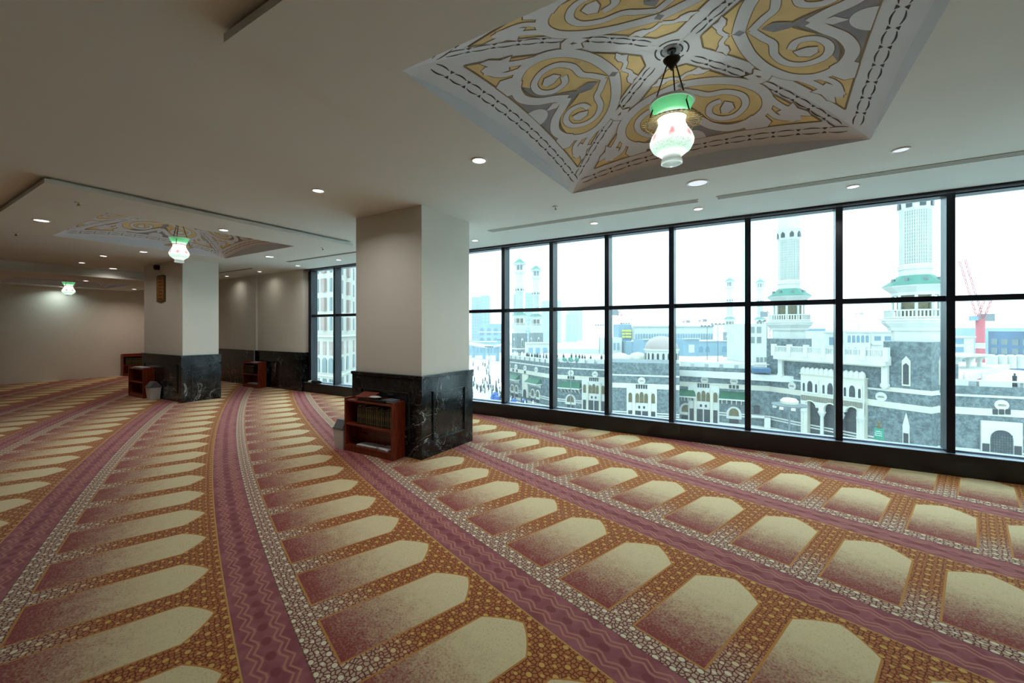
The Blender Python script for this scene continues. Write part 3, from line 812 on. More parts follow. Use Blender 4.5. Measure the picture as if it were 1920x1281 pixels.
mosque = thing('mosque', 'grey granite mosque with white bands and a tall white gate across the street', 'mosque')
def section(fr, u0, u1, top, band=-8.0, depth=9):
    w = part(lambda m: fr.box(m, u0, u1, GH, top, -depth, 0), 'wall_section', 'granite', mosque)
    part(lambda m: fr.box(m, u0, u1, band - .13, band + .13, 0, .12), 'thin_white_band', 'wmarble', w)
    part(lambda m: fr.box(m, u0, u1, -10.3, -9.45, 0, .10), 'cream_band', 'cream', w)
    part(lambda m: fr.box(m, u0, u1, GH + .2, GH + .8, 0, .25), 'white_plinth', 'wmarble', w)
    part(lambda m: (fr.box(m, u0, u1, -15.0, -14.8, 0, .08), fr.box(m, u0, u1, -14.6, -14.4, 0, .08)), 'low_band', 'wmarble', w)
    return w
def medallion(fr, u, w, h=-8.95):
    part(lambda m: fr.disc(m, u, h, .62, 0, .16), 'medallion', 'wmarble', w)
    part(lambda m: (fr.box(m, u - .36, u + .36, h - .10, h - .03, .16, .19), fr.box(m, u - .30, u + .30, h + .04, h + .10, .16, .19)), 'medallion_script', 'goldwin', w)
def bay(fr, u, w, k=1.0):
    part(lambda m: fr.box(m, u - 2.5 * k, u + 2.5 * k, -16.6, -9.9, 0, .22), 'portal_surround', 'wmarble', w)
    for i in range(5): part(lambda m: fr.box(m, u - .95 + i * .40, u - .67 + i * .40, -10.32, -9.62, .1, .27), 'small_window', 'darkwin', w)
    for c, ww, hh in ((-1.9, .30, -11.05), (-.72, .30, -11.1), (0, .33, -10.85), (.72, .30, -11.1), (1.9, .30, -11.05)):
        part(lambda m: fr.arch(m, u + c - ww, u + c + ww, -12.75, hh, .2, .28, .9), 'arched_window', 'goldwin', w)
    for c in (-.4, .4): part(lambda m: fr.box(m, u + c - .17, u + c + .17, -13.75, -13.3, .2, .27), 'small_window', 'darkwin', w)
    for c, ww in ((-1.9, .33), (-.57, .47), (.57, .47), (1.9, .33)): part(lambda m: fr.box(m, u + c - ww, u + c + ww, -16.4, -14.15, .2, .30), 'door', 'darkwin', w)
    for c in (-1.3, 1.3): part(lambda m: fr.box(m, u + c - .22, u + c + .22, -16.6, -10.6, .2, .42), 'pilaster', 'cream', w)
def awning(fr, u, w, half=2.3, two=False):
    zt, ze, dd = -10.75, -11.85, 1.5
    mb = MB(); a = [fr.P(u - half * .86, zt, .0), fr.P(u + half * .86, zt, .0), fr.P(u + half, ze, dd), fr.P(u - half, ze, dd), fr.P(u - half, ze, 0), fr.P(u + half, ze, 0)]
    mb.add(a, [(0, 3, 2, 1), (0, 4, 3), (1, 2, 5), (3, 4, 5, 2), (0, 1, 5, 4)]); mb.build('awning', M['greenroof'], w)
    part(lambda m: fr.box(m, u - half, u + half, ze - .22, ze, 0, dd + .05), 'awning_fascia', 'wmarble', w)
    for k in range(6):
        uu = u - half * .8 + k * half * .32
        part(lambda m: m.add([fr.P(uu - .09, ze - .2, 0), fr.P(uu + .09, ze - .2, 0), fr.P(uu + .09, ze - .2, dd * .8), fr.P(uu - .09, ze - .2, dd * .8), fr.P(uu - .09, ze - 1.1, 0), fr.P(uu + .09, ze - 1.1, 0)], [(0, 1, 2, 3), (0, 3, 4), (1, 5, 2), (3, 2, 5, 4), (0, 4, 5, 1)]), 'awning_bracket', 'wmarble', w)
    cs = (-1.0, 1.0) if two else (0,)
    for c in cs:
        hw = .75 if two else 1.15
        part(lambda m: fr.arch(m, u + c - hw, u + c + hw, -15.4, -13.3, 0, .12, .2), 'arch_surround', 'wmarble', w)
        part(lambda m: fr.arch(m, u + c - hw * .66, u + c + hw * .66, -14.9, -13.6, .1, .18, .3), 'arched_window', 'goldwin', w)
        part(lambda m: fr.box(m, u + c - hw * .62, u + c + hw * .62, GH, -15.5, .1, .2), 'door', 'darkwin', w)
def parapet(fr, u0, u1, top, w, stepu=2.0, hgt=.75):
    n = max(2, int((u1 - u0) / stepu)); d = (u1 - u0) / n
    def f(m):
        for i in range(n):
            fr.box(m, u0 + i * d + .12, u0 + (i + .78) * d, top, top + hgt, -.9, -.35); 
        fr.box(m, u0, u1, top + hgt, top + hgt + .14, -.95, -.3)
    part(f, 'roof_balustrade', 'wmarble', w)

S1, S2, S3, S4 = Fr(949, 103, 1031, 87), Fr(1031, 87, 1136, 81), Fr(1136, 73.6, 1274, 70), Fr(1274, 75, 1443, 68.7)
GL, GR, SR = Fr(1443, 68.7, 1506, 63.6), Fr(1506, 63.6, 1738, 50.8), Fr(1738, 51.6, 2010, 46.5)
w1 = section(S1, 0, S1.L, -7.25); w2 = section(S2, 0, S2.L, -6.9); w3 = section(S3, 0, S3.L, -5.85, -8.05); w4 = section(S4, 0, S4.L, -6.75)
for fr, w, top in ((S1, w1, -7.25), (S2, w2, -6.9), (S4, w4, -6.75)): parapet(fr, 0, fr.L, top, w)
for px in (955, 968, 985, 1006): medallion(S1, S1.s_at(px)[0], w1)
for px, two in ((965, True), (1004, True)): awning(S1, S1.s_at(px)[0], w1, 2.5, True)
part(lambda m: [S1.box(m, S1.s_at(p)[0] - .35, S1.s_at(p)[0] + .35, -10.2, -9.6, .1, .16) for p in (953, 963, 970, 985)], 'small_window_row', 'darkwin', w1)
bu = S1.s_at(986)[0]
part(lambda m: S1.box(m, bu - 1.2, bu + 1.2, -15.6, -10.4, 0, .3), 'portal_surround', 'cream', w1); part(lambda m: S1.arch(m, bu - .6, bu + .6, -15.6, -13.8, .3, .36), 'door', 'darkwin', w1)
for px in (1071, 1116): medallion(S2, S2.s_at(px)[0], w2)
awning(S2, S2.s_at(1070)[0], w2, 2.4); bay(S2, S2.s_at(1114)[0], w2)
part(lambda m: [S2.box(m, S2.s_at(1071)[0] + k * .55 - .2, S2.s_at(1071)[0] + k * .55 + .2, -10.2, -9.6, .1, .16) for k in (-1, 0, 1)], 'small_window_row', 'darkwin', w2)
medallion(S3, S3.s_at(1203)[0], w3); bay(S3, S3.s_at(1203)[0], w3)
for px in (1321, 1376): medallion(S4, S4.s_at(px)[0], w4)
bay(S4, S4.s_at(1319)[0], w4); awning(S4, S4.s_at(1376)[0], w4); awning(S4, S4.s_at(1280)[0] + .6, w4, 1.6)
part(lambda m: [S4.box(m, S4.s_at(1376)[0] + k * .55 - .2, S4.s_at(1376)[0] + k * .55 + .2, -10.2, -9.6, .1, .16) for k in (-1, 0, 1)], 'small_window_row', 'darkwin', w4)
# darker stair wing left of the gate
part(lambda m: S4.rect(m, 1409, 1442, 689, 696, .1, 3.0), 'roof_canopy', 'bluesteel', w4)
part(lambda m: (S4.rect(m, 1408, 1432, 777, 781, .3, 1.2), S4.rect(m, 1432, 1443, 781, 800, .3, 1.4)), 'stair_parapet', 'wmarble', w4)
part(lambda m: S4.rect(m, 1413, 1424, 761, 775, .1, .3), 'door', 'darkwin', w4)
# gate wings
w5 = section(GL, 0, GL.L, -4.7); w6 = section(GR, 0, GR.L, -4.6)
medallion(GL, GL.s_at(1486)[0], w5); medallion(GR, GR.s_at(1653)[0], w6)
w7 = section(SR, 0, SR.L, -6.9); medallion(SR, SR.s_at(1877)[0], w7)
parapet(SR, 1.0, SR.L, -6.9, w7, 3.0, .6)
part(lambda m: [SR.rect(m, p, p + 9, 767, 777, .1, .2) for p in (1860, 1872, 1884)], 'small_window_row', 'darkwin', w7)
u = SR.s_at(1875.5)[0]
part(lambda m: SR.box(m, u - 1.75, u + 1.75, -15.6, -10.9, 0, .25), 'arch_surround', 'wmarble', w7)
part(lambda m: SR.arch(m, u - .95, u + .95, GH, -11.9, .2, .32, .15), 'lattice_door', 'darkwin', w7)
part(lambda m: [SR.box(m, u + c - .3, u + c + .3, GH, -13.6, .2, .30) for c in (-1.35, 1.35)], 'side_lights', 'darkwin', w7)
part(lambda m: ([SR.box(m, u - .9 + .22 * i, u - .87 + .22 * i, GH, -12.4, .32, .36) for i in range(9)], [SR.box(m, u - .9, u + .9, -16.6 + .3 * i, -16.57 + .3 * i, .32, .36) for i in range(14)]), 'door_lattice', 'granite', w7)
# monumental gate
ga, gb = GR.s_at(1508)[0], GR.s_at(1627)[0]; GW = gb - ga
gate = part(lambda m: (GR.box(m, ga, gb, -10.2, -6.6, -1.5, .9), GR.box(m, ga, ga + .9, GH, -10.2, -1.5, .9), GR.box(m, gb - .9, gb, GH, -10.2, -1.5, .9)), 'gate_portal', 'cream', mosque)
nb = 13
part(lambda m: [m.lathe([(.34, 0), (.40, .12), (.40, .5), (.30, .85), (.05, 1.05)], *GR.P(ga + GW * (i + .5) / nb, 0, .75).xy, hz(-6.75), 10) for i in range(nb)], 'dome_crenellation', 'wmarble', gate)
part(lambda m: GR.box(m, ga - .1, gb + .1, -6.78, -6.6, -.2, 1.1), 'gate_cornice', 'cream', gate)
aw = GW / 3.0
for k in range(3):
    c = ga + aw * (k + .5)
    part(lambda m: GR.box(m, c - 1.15, c + 1.15, -9.6, -7.55, .85, 1.0), 'window_surround', 'wmarble', gate)
    part(lambda m: GR.arch(m, c - .34, c + .34, -9.35, -7.75, .98, 1.06, 1.2), 'arched_window', 'darkwin', gate)
    for q in (-.85, .85): part(lambda m: GR.arch(m, c + q - .13, c + q + .13, -9.35, -8.1, .98, 1.06, .8), 'slit_window', 'darkwin', gate)
    # arch ring with lattice field, columns below
    def field(m, c=c):
        hw, top, n = aw * .30, -10.75, 14; sp = top - hw * 1.05; o = []
        for i in range(n + 1):
            a = PI * i / n; o.append((c + hw * math.cos(a), sp + hw * 1.05 * math.sin(a)))
        L, R_ = c - aw / 2, c + aw / 2; T = -9.95
        right = [(R_, sp), (R_, T), (c, T)] + o[:n // 2 + 1][::-1]; left = [(c, T), (L, T), (L, sp)] + o[n // 2:][::-1]
        m.prism(right, GR.P, .55, .95); m.prism(left, GR.P, .55, .95)
    part(field, 'arch_field', 'wmarble', gate)
    part(lambda m: [m.prism([(c + (aw * .30 + r) * math.cos(PI * i / 12), -10.75 - aw * .315 + (aw * .315 + r) * math.sin(PI * i / 12)) for i in range(13)] + [(c + (aw * .30 + r - .16) * math.cos(PI * i / 12), -10.75 - aw * .315 + (aw * .315 + r - .16) * math.sin(PI * i / 12)) for i in range(12, -1, -1)], GR.P, .9, 1.08) for r in (.16, )], 'arch_ring', 'cream', gate)
    part(lambda m: GR.box(m, c - aw * .48, c + aw * .48, GH, -9.9, 0, .06), 'doorway_shade_sheet', 'darkwin', gate)  # dark sheet on the wall, painted shade for the inside of the arch
def latt(m):
    n = 46
    for i in range(n):
        uu = ga + .1 + (GW - .2) * i / n
        GR.box(m, uu, uu + .05, -10.75, -9.98, .95, 1.0)
    for j in range(5): GR.box(m, ga + .1, gb - .1, -10.7 + .17 * j, -10.66 + .17 * j, .95, 1.0)
part(latt, 'stone_lattice', 'goldwin', gate)
for k in range(4):
    p = GR.P(ga + .45 + (GW - .9) * k / 3, 0, .75)
    part(lambda m: m.lathe([(.30, 0), (.24, .3), (.22, 4.2), (.26, 4.3)], p.x, p.y, hz(GH), 14), 'column', 'wmarble', gate, smooth=True)
    part(lambda m: m.lathe([(.26, 0), (.50, .55), (.52, .7), (.42, .75), (.42, 1.6)], p.x, p.y, hz(GH) + 4.25, 12), 'capital', 'wmarble', gate)
# terrace and its balustrade above the gate
ta, tb = GR.s_at(1506)[0] - 3.6, GR.s_at(1672)[0]
ter = part(lambda m: GR.box(m, ta, tb, -4.75, -3.55, -.5, 1.6), 'terrace_cornice', 'wmarble', mosque)
part(lambda m: GR.box(m, ta + .4, tb - .4, -4.95, -4.7, -.4, 1.2), 'cornice_step', 'cream', ter)
def bal(m):
    n = 70
    for i in range(n):
        uu = ta + (tb - ta) * (i + .5) / n; GR.box(m, uu - .05, uu + .05, -3.55, -2.75, 1.35, 1.45)
    GR.box(m, ta, tb, -2.8, -2.62, 1.28, 1.52)
    for i in range(7): uu = ta + (tb - ta) * i / 6; GR.box(m, uu - .28, uu + .28, -4.2, -2.35, 1.1, 1.75)
part(bal, 'balustrade', 'wmarble', ter)
for uu in (ta + .5, tb - .5): part(lambda m: (GR.box(m, uu - .33, uu + .33, -7.3, -4.8, .2, .7), GR.disc(m, uu, -7.35, .42, .2, .8)), 'drop_bracket', 'wmarble', ter)
# roof deck and the low structures on it
deck = MB(); a1, a2, a3, a4 = gp3(1136, 82, -7.4), gp3(1760, 56, -7.4), gp3(1900, 90, -7.4), gp3(1020, 128, -7.4)
deck.add([a1, a2, a3, a4, a1 - Vector((0, 0, 1)), a2 - Vector((0, 0, 1)), a3 - Vector((0, 0, 1)), a4 - Vector((0, 0, 1))], [(0, 1, 2, 3), (7, 6, 5, 4), (0, 4, 5, 1), (1, 5, 6, 2), (2, 6, 7, 3), (3, 7, 4, 0)]); deck.build('roof_deck', M['wmarble'], mosque)
# long slim windows on the gate flank tower
def blk(name, mat, parent, px0, px1, Z, h0, h1, dep=6, Zb=None):
    fr = Fr(px0, Z, px1, Zb or Z); return fr, part(lambda m: fr.box(m, 0, fr.L, h0, h1, -dep, 0), name, mat, parent)

# ---- central dome on the roof
c = gp3(1240, 92, 0); dome = thing('roof_dome', 'brown ribbed dome on a white arcaded drum on the mosque roof', 'dome', (c.x, c.y, hz(-7.4)))
part(lambda m: m.lathe([(3.55, 0), (3.55, 2.6), (3.75, 2.7), (3.75, 3.0), (3.5, 3.05)], n=36), 'drum', 'wmarble', dome)
part(lambda m: m.lathe([(3.5 * math.cos(a * PI / 24), 3.0 + 2.9 * math.sin(a * PI / 24)) for a in range(0, 13)], n=36, cap=False), 'dome_shell', 'domeb', dome, smooth=True)
for i in range(20):
    a = 2 * PI * i / 20
    mb = MB(); T = lambda p, q, d, a=a: Vector(((3.55 + d) * math.cos(a) - p * math.sin(a), (3.55 + d) * math.sin(a) + p * math.cos(a), q))
    mb.prism([(-.22, .7), (.22, .7), (.22, 1.9), (.1, 2.15), (0, 2.2), (-.1, 2.15), (-.22, 1.9)], T, -.1, .06); mb.build('drum_window', M['darkwin'], dome)
for px, Z, r, lb in ((1162, 96, 2.4, 'low white flat dome left of the brown roof dome'), (1196, 98, 2.2, 'low white flat dome touching the brown roof dome')):
    c = gp3(px, Z, 0); o = thing('flat_dome', lb, 'dome', (c.x, c.y, hz(-7.4))); part(lambda m: m.lathe([(r, 0), (r, .5), (r * .9, 1.1), (r * .6, 1.7), (.1, 2.0)], n=28), 'shell', 'cream', o, smooth=True)

# ---- minarets
def minaret_mesh(name, label, px, Z, full, rot=None, s=1.0):
    c = plan(px, Z); a = math.atan2(GR.t.y, GR.t.x) if rot is None else rot
    o = thing(name, label, 'minaret', (c.x, c.y, EYE), a)
    W = 2.35
    def sq(m, w, h0, h1, w2=None):
        w2 = w2 or w; ch = .30
        def ring(w, h): return [(w, w * ch, h), (w * ch, w, h)] and [(w, -w + w * ch, h), (w, w - w * ch, h), (w - w * ch, w, h), (-w + w * ch, w, h), (-w, w - w * ch, h), (-w, -w + w * ch, h), (-w + w * ch, -w, h), (w - w * ch, -w, h)]
        r1, r2 = ring(w, h0), ring(w2, h1)
        m.add(r1 + r2, [(i, (i + 1) % 8, 8 + (i + 1) % 8, 8 + i) for i in range(8)] + [tuple(range(8))[::-1], tuple(range(8, 16))])
    b = part(lambda m: m.box(-W, W, -W, W, GH, -1.6), 'base_tower', 'granite', o)
    for sg in ((0, -1), (-1, 0), (1, 0), (0, 1)):
        def fc(m, sg=sg):
            T = (lambda p, q, d: Vector((p, sg[1] * (W + d), q))) if sg[0] == 0 else (lambda p, q, d: Vector((sg[0] * (W + d), p, q)))
            return T
        T = fc(None)
        part(lambda m: m.prism([(-.42, -7.2), (.42, -7.2), (.42, -4.0), (0, -3.4), (-.42, -4.0)], T, 0, .12), 'window_surround', 'cream', b)
        part(lambda m: m.prism([(-.28, -7.0), (.28, -7.0), (.28, -4.6), (0, -4.3), (-.28, -4.6)], T, .05, .16), 'tower_window', 'darkwin', b)
        part(lambda m: m.prism([(-.34, -16), (.34, -16), (.34, -12.2), (0, -10.6), (-.34, -12.2)], T, 0, .12), 'window_surround', 'wmarble', b)
        part(lambda m: m.prism([(-.24, -16), (.24, -16), (.24, -13.2), (-.24, -13.2)], T, .05, .16), 'tower_window', 'darkwin', b)
    part(lambda m: (m.box(-W - .1, W + .1, -W - .1, W + .1, -8.1, -7.55), m.box(-W - .06, W + .06, -W - .06, W + .06, -10.3, -9.5)), 'white_band', 'cream', b)
    part(lambda m: (sq(m, 1.95, -1.6, -.2), sq(m, 2.2, -.2, .2, 2.3), sq(m, 2.3, .2, .8, 2.75), sq(m, 2.75, .8, 1.1), sq(m, 2.9, 1.1, 1.35)), 'balcony_cornice', 'wmarble', o)
    def balu(m):
        for i in range(8):
            a0 = PI / 8 + i * PI / 4; a1 = a0 + PI / 4; r = 2.95
            p, q = (r * math.cos(a0), r * math.sin(a0)), (r * math.cos(a1), r * math.sin(a1))
            for t in range(7):
                x = p[0] + (q[0] - p[0]) * t / 6; y = p[1] + (q[1] - p[1]) * t / 6; m.box(x - .07, x + .07, y - .07, y + .07, 1.35, 2.4)
            m.tube((*p, 2.42), (*q, 2.42), .10, 6); m.tube((*p, 1.5), (*q, 1.5), .14, 6)
    part(balu, 'balcony_balustrade', 'wmarble', o)
    part(lambda m: m.lathe([(1.75, 1.35), (1.75, 4.8)], n=8, ph=PI / 8), 'inner_lantern', 'goldwin', o)
    for i in range(8):
        a0 = PI / 8 + i * PI / 4; part(lambda m: m.tube((2.15 * math.cos(a0), 2.15 * math.sin(a0), 1.3), (2.15 * math.cos(a0), 2.15 * math.sin(a0), 4.5), .17, 8), 'lantern_column', 'wmarble', o)
    part(lambda m: m.lathe([(2.3, 4.35), (2.35, 4.7), (2.9, 5.2), (3.2, 5.45), (3.25, 5.6)], n=8, ph=PI / 8), 'canopy_soffit', 'wmarble', o)
    part(lambda m: m.lathe([(3.3, 5.58), (3.1, 5.75), (2.3, 6.35), (1.75, 6.9)], n=8, ph=PI / 8), 'canopy_roof', 'tealroof', o)
    part(lambda m: [m.box(2.3 * math.cos(a) - .16, 2.3 * math.cos(a) + .16, 2.3 * math.sin(a) - .16, 2.3 * math.sin(a) + .16, 6.1, 6.55) for a in [i * PI / 4 for i in range(8)]], 'floodlights', 'mastmetal', o)
    part(lambda m: m.lathe([(1.6, 6.8), (1.6, 7.6), (1.7, 7.7), (1.7, 8.2), (1.55, 8.4)], n=8, ph=PI / 8), 'ring_collar', 'wmarble', o)
    part(lambda m: m.lathe([(1.5, 8.3), (1.5, 15.2)], n=8, ph=PI / 8), 'octagonal_shaft', 'shaftm', o)
    def ribs(m):
        for i in range(8):
            a0 = PI / 8 + i * PI / 4; a1 = a0 + PI / 4
            for t in (.0, .2, .4, .6, .8):
                x = 1.5 * (math.cos(a0) * (1 - t) + math.cos(a1) * t); y = 1.5 * (math.sin(a0) * (1 - t) + math.sin(a1) * t); m.box(x - .04, x + .04, y - .04, y + .04, 8.4, 15.2)
        for k in range(16): m.lathe([(1.55, 0), (1.55, .06)], z=8.6 + k * .42, n=8, ph=PI / 8, cap=False)
    part(ribs, 'shaft_ribs', 'wmarble', o)
    part(lambda m: m.lathe([(1.55, 15.2), (1.7, 15.5), (1.75, 16.6), (1.9, 17.0), (1.6, 17.1), (1.5, 22)], n=8, ph=PI / 8), 'arch_band', 'wmarble', o)
    for i in range(8):
        a = i * PI / 4; T = lambda p, q, d, a=a: Vector(((1.58 + d) * math.cos(a) - p * math.sin(a), (1.58 + d) * math.sin(a) + p * math.cos(a), q))
        part(lambda m: m.prism([(-.28, 15.6), (.28, 15.6), (.28, 16.2), (0, 16.55), (-.28, 16.2)], T, 0, .18), 'band_window', 'darkwin', o)
    if full:
        part(lambda m: m.lathe([(1.5, 22), (2.0, 22.6), (2.4, 23), (2.4, 23.8), (2.2, 23.8)], n=8, ph=PI / 8), 'upper_balcony', 'wmarble', o)
        part(lambda m: m.lathe([(1.3, 23.4), (1.3, 26.2)], n=8, ph=PI / 8), 'upper_lantern', 'hotelwin', o)
        for i in range(8):
            a0 = PI / 8 + i * PI / 4; part(lambda m: m.tube((1.8 * math.cos(a0), 1.8 * math.sin(a0), 23.4), (1.8 * math.cos(a0), 1.8 * math.sin(a0), 26), .16, 6), 'upper_column', 'wmarble', o)
        part(lambda m: m.lathe([(2.0, 25.9), (2.9, 26.4), (2.9, 26.6)], n=8, ph=PI / 8), 'upper_soffit', 'wmarble', o)
        part(lambda m: m.lathe([(2.95, 26.6), (1.8, 27.5), (.9, 28.3)], n=8, ph=PI / 8), 'upper_roof', 'tealroof', o)
        part(lambda m: m.lathe([(.7, 28.2), (.7, 29.4), (.3, 30.6), (.12, 31.6), (.05, 34)], n=10), 'finial', 'cream', o)
    return o
minaret_mesh('minaret', 'nearest minaret with a teal canopy, behind the second window from the right', 1716, 53.5, False)
minaret_mesh('minaret', 'second minaret, left of the white gate terrace', 1479, 71, False)
minaret_mesh('minaret', 'left and taller of the two distant twin minarets with teal caps', 974, 168, True)
minaret_mesh('minaret', 'right and shorter of the two distant twin minarets with teal caps', 1005, 186, True)
minaret_mesh('minaret', 'very faint distant minaret left of the red crane mast', 1368, 230, True)
minaret_mesh('minaret', 'very faint distant minaret just left of the second minaret', 1425, 236, True)

# ---- people (robed, tiny in view)
def person_mesh(name, m1):
    prof = [(.24, 0), (.25, .08), (.21, .5), (.19, .95), (.22, 1.25), (.20, 1.40), (.07, 1.47), (.06, 1.50), (.10, 1.56), (.105, 1.64), (.08, 1.71), (.02, 1.74)]
    mb = MB(); mb.lathe(prof, n=12, sy=.75); me = mb.build(name, M[m1], None, smooth=True); return me
def place_people(mats, spots, label, group):
    protos = {}
    for i, (x, y, z, mt) in enumerate(spots):
        if mt not in protos:
            o = person_mesh('person', mt); protos[mt] = o
        else:
            o = protos[mt].copy(); COL.objects.link(o)
        o.location = (x, y, z); o.rotation_euler = (0, 0, random.uniform(0, 6)); o.scale = (1, 1, random.uniform(.92, 1.08))
        tag(o, label[mt], 'person', group[mt])
random.seed(11)
sp = []
for i in range(95):
    px = random.uniform(872, 946); Z = random.choice([random.uniform(100, 125), random.uniform(110, 200)])
    if px > 925 and random.random() < .5: Z = random.uniform(100, 120)
    p = plan(px, Z); sp.append((p.x, p.y, hz(GH), random.choice(['robew', 'robeb', 'robeb'])))
for i in range(22):
    px = random.uniform(946, 1012); fr = S1; u, Z = fr.s_at(px); q = fr.P(u, GH, random.uniform(1.5, 5)); sp.append((q.x, q.y, q.z, random.choice(['robew', 'robeb'])))
place_people(None, sp, {'robew': 'person in a white robe walking on the street left of the mosque', 'robeb': 'person in a black robe walking on the street left of the mosque'}, {'robew': 'white-robed people on the street', 'robeb': 'black-robed people on the street'})
sp = []
for fr, n, a in ((S1, 34, .05), (S2, 20, .05), (SR, 4, .3)):
    for i in range(n):
        u = fr.L * (a + (1 - a) * (i + random.random() * .6) / n); q = fr.P(u, -7.3, -1.6 - random.random() * 1.5); sp.append((q.x, q.y, hz(-7.25 if fr is S1 else -6.95), random.choice(['robew', 'robeb'])))
place_people(None, sp, {'robew': 'person in white standing at the mosque roof edge', 'robeb': 'person in black standing at the mosque roof edge'}, {'robew': 'people in white on the mosque roof', 'robeb': 'people in black on the mosque roof'})
for i, (px, d) in enumerate([(950, 3), (957, 4.5), (975, 3.2), (985, 3.8), (992, 4.2), (1001, 2.6), (968, 5.2)]):
    u, Z = S1.s_at(px); q = S1.P(u, GH, d); o = thing('covered_cart', 'blue sheet-covered street cart at the foot of the mosque corner', 'cart', (q.x, q.y, q.z), i, 'blue covered carts by the mosque')
    part(lambda m: m.add([(-.8, -.5, .3), (.8, -.5, .3), (.8, .5, .3), (-.8, .5, .3), (-.55, -.3, 1.5), (.5, -.35, 1.3), (.55, .3, 1.4), (-.5, .35, 1.6)], [(0, 3, 2, 1), (4, 5, 6, 7), (0, 1, 5, 4), (1, 2, 6, 5), (2, 3, 7, 6), (3, 0, 4, 7)]), 'blue_sheet', 'bluecloth', o)
    part(lambda m: m.box(-.7, .7, -.4, .4, 0, .3), 'cart_base', 'mastmetal', o)

# ---- street lamps and masts
def mast(px, Z, h0, h1, label, kind, r=.10):
    c = plan(px, Z); o = thing('lamp_mast', label, 'street lamp', (c.x, c.y, hz(h0))); H = h1 - h0
    part(lambda m: m.tube((0, 0, 0), (0, 0, H), r, 8, r * .6), 'pole', 'mastmetal', o)
    if kind == 'cluster':
        part(lambda m: [m.tube((0, 0, H - .4), (1.3 * math.cos(a), 1.3 * math.sin(a), H - .1), .05) for a in [i * PI / 3 for i in range(6)]], 'lamp_arms', 'mastmetal', o)
        for i in range(6):
            a = i * PI / 3; part(lambda m: m.lathe([(.1, -.25), (.3, -.1), (.3, .25), (.1, .4)], 1.3 * math.cos(a), 1.3 * math.sin(a), H - .1, 8), 'lamp_head', 'tealroof', o)
    elif kind == 'tee':
        part(lambda m: m.box(-1.4, 1.4, -.06, .06, H - .1, H + .05), 'crossbar', 'mastmetal', o)
        for s in (-1.2, -.4, .4, 1.2): part(lambda m: m.box(s - .2, s + .2, -.2, .2, H + .02, H + .3), 'floodlight', 'mastmetal', o)
    elif kind == 'disc':
        part(lambda m: m.lathe([(.3, H - .9), (1.9, H - .35), (1.95, H - .25), (.9, H - .15)], n=20), 'disc_frame', 'mastmetal', o)
        part(lambda m: m.lathe([(.95, H - .2), (1.0, H + .2), (.7, H + .5), (.1, H + .6)], n=18), 'disc_cap', 'cream', o)
        for i in range(8): 
            a = i * PI / 4 + .2; part(lambda m: m.box(1.6 * math.cos(a) - .22, 1.6 * math.cos(a) + .22, 1.6 * math.sin(a) - .22, 1.6 * math.sin(a) + .22, H - .75, H - .4), 'floodlight', 'wmarble', o)
    return o
mast(1070, 74, GH, -5.4, 'street mast with a ring of lamp heads before the green awning', 'cluster', .09)
mast(917, 120, GH, -5.2, 'slim street lamp pole among the people on the street', 'tee', .12)
mast(940, 132, GH, -3.5, 'thin lamp pole beside the leftmost mullion of the wide window', 'tee', .09)
mast(1480, 52, GH, -9.2, 'mast with a mushroom disc of floodlights before the white gate', 'disc', .14)
mast(1124, 128, -7.4, 1.2, 'tall thin mast with crossbar behind the mosque roof, next to a mullion', 'tee', .12)
mast(1172, 122, -7.4, 1.6, 'thin mast rising left of the yellow hoarding', 'tee', .08)
mast(1326, 100, -7.4, .7, 'left of the two thin masts on the mosque roof', 'tee', .09)
mast(1346, 94, -7.4, 1.1, 'right and taller of the two thin masts on the mosque roof', 'tee', .09)
mast(1438, 80, -7.0, 1.5, 'thin mast beside the second minaret base', 'tee', .07)
# green sign on a post with a gilt crest
c = plan(1648, 49.5); sg = thing('gate_sign', 'green sign panel with a gilt crest standing right of the white gate', 'sign', (c.x, c.y, hz(GH)), math.atan2(GR.t.y, GR.t.x))
part(lambda m: m.tube((0, 0, 0), (0, 0, 4.2), .06), 'post', 'mastmetal', sg)
part(lambda m: m.box(-.48, .48, -.06, .06, 3.75, 5.15), 'sign_panel', 'greensign', sg, bevel=.03)
part(lambda m: (m.lathe([(.16, 5.15), (.22, 5.4), (.14, 5.6), (.16, 5.8), (.04, 6.05)], n=12)), 'crest', 'goldwin', sg)
def arab(m):
    random.seed(5)
    for row, z in enumerate((4.75, 4.52, 4.28)):
        x = .34
        while x > -.34:
            l = random.uniform(.05, .13); m.box(x - l, x, -.075, -.06, z - .02, z + .015)
            if random.random() < .6: m.box(x - .02, x, -.075, -.06, z, z + random.uniform(.05, .10))
            if random.random() < .5: m.box(x - l * .6, x - l * .6 + .025, -.075, -.06, z - .06, z - .04)
            x -= l + .02
part(arab, 'sign_script', 'signtext', sg)

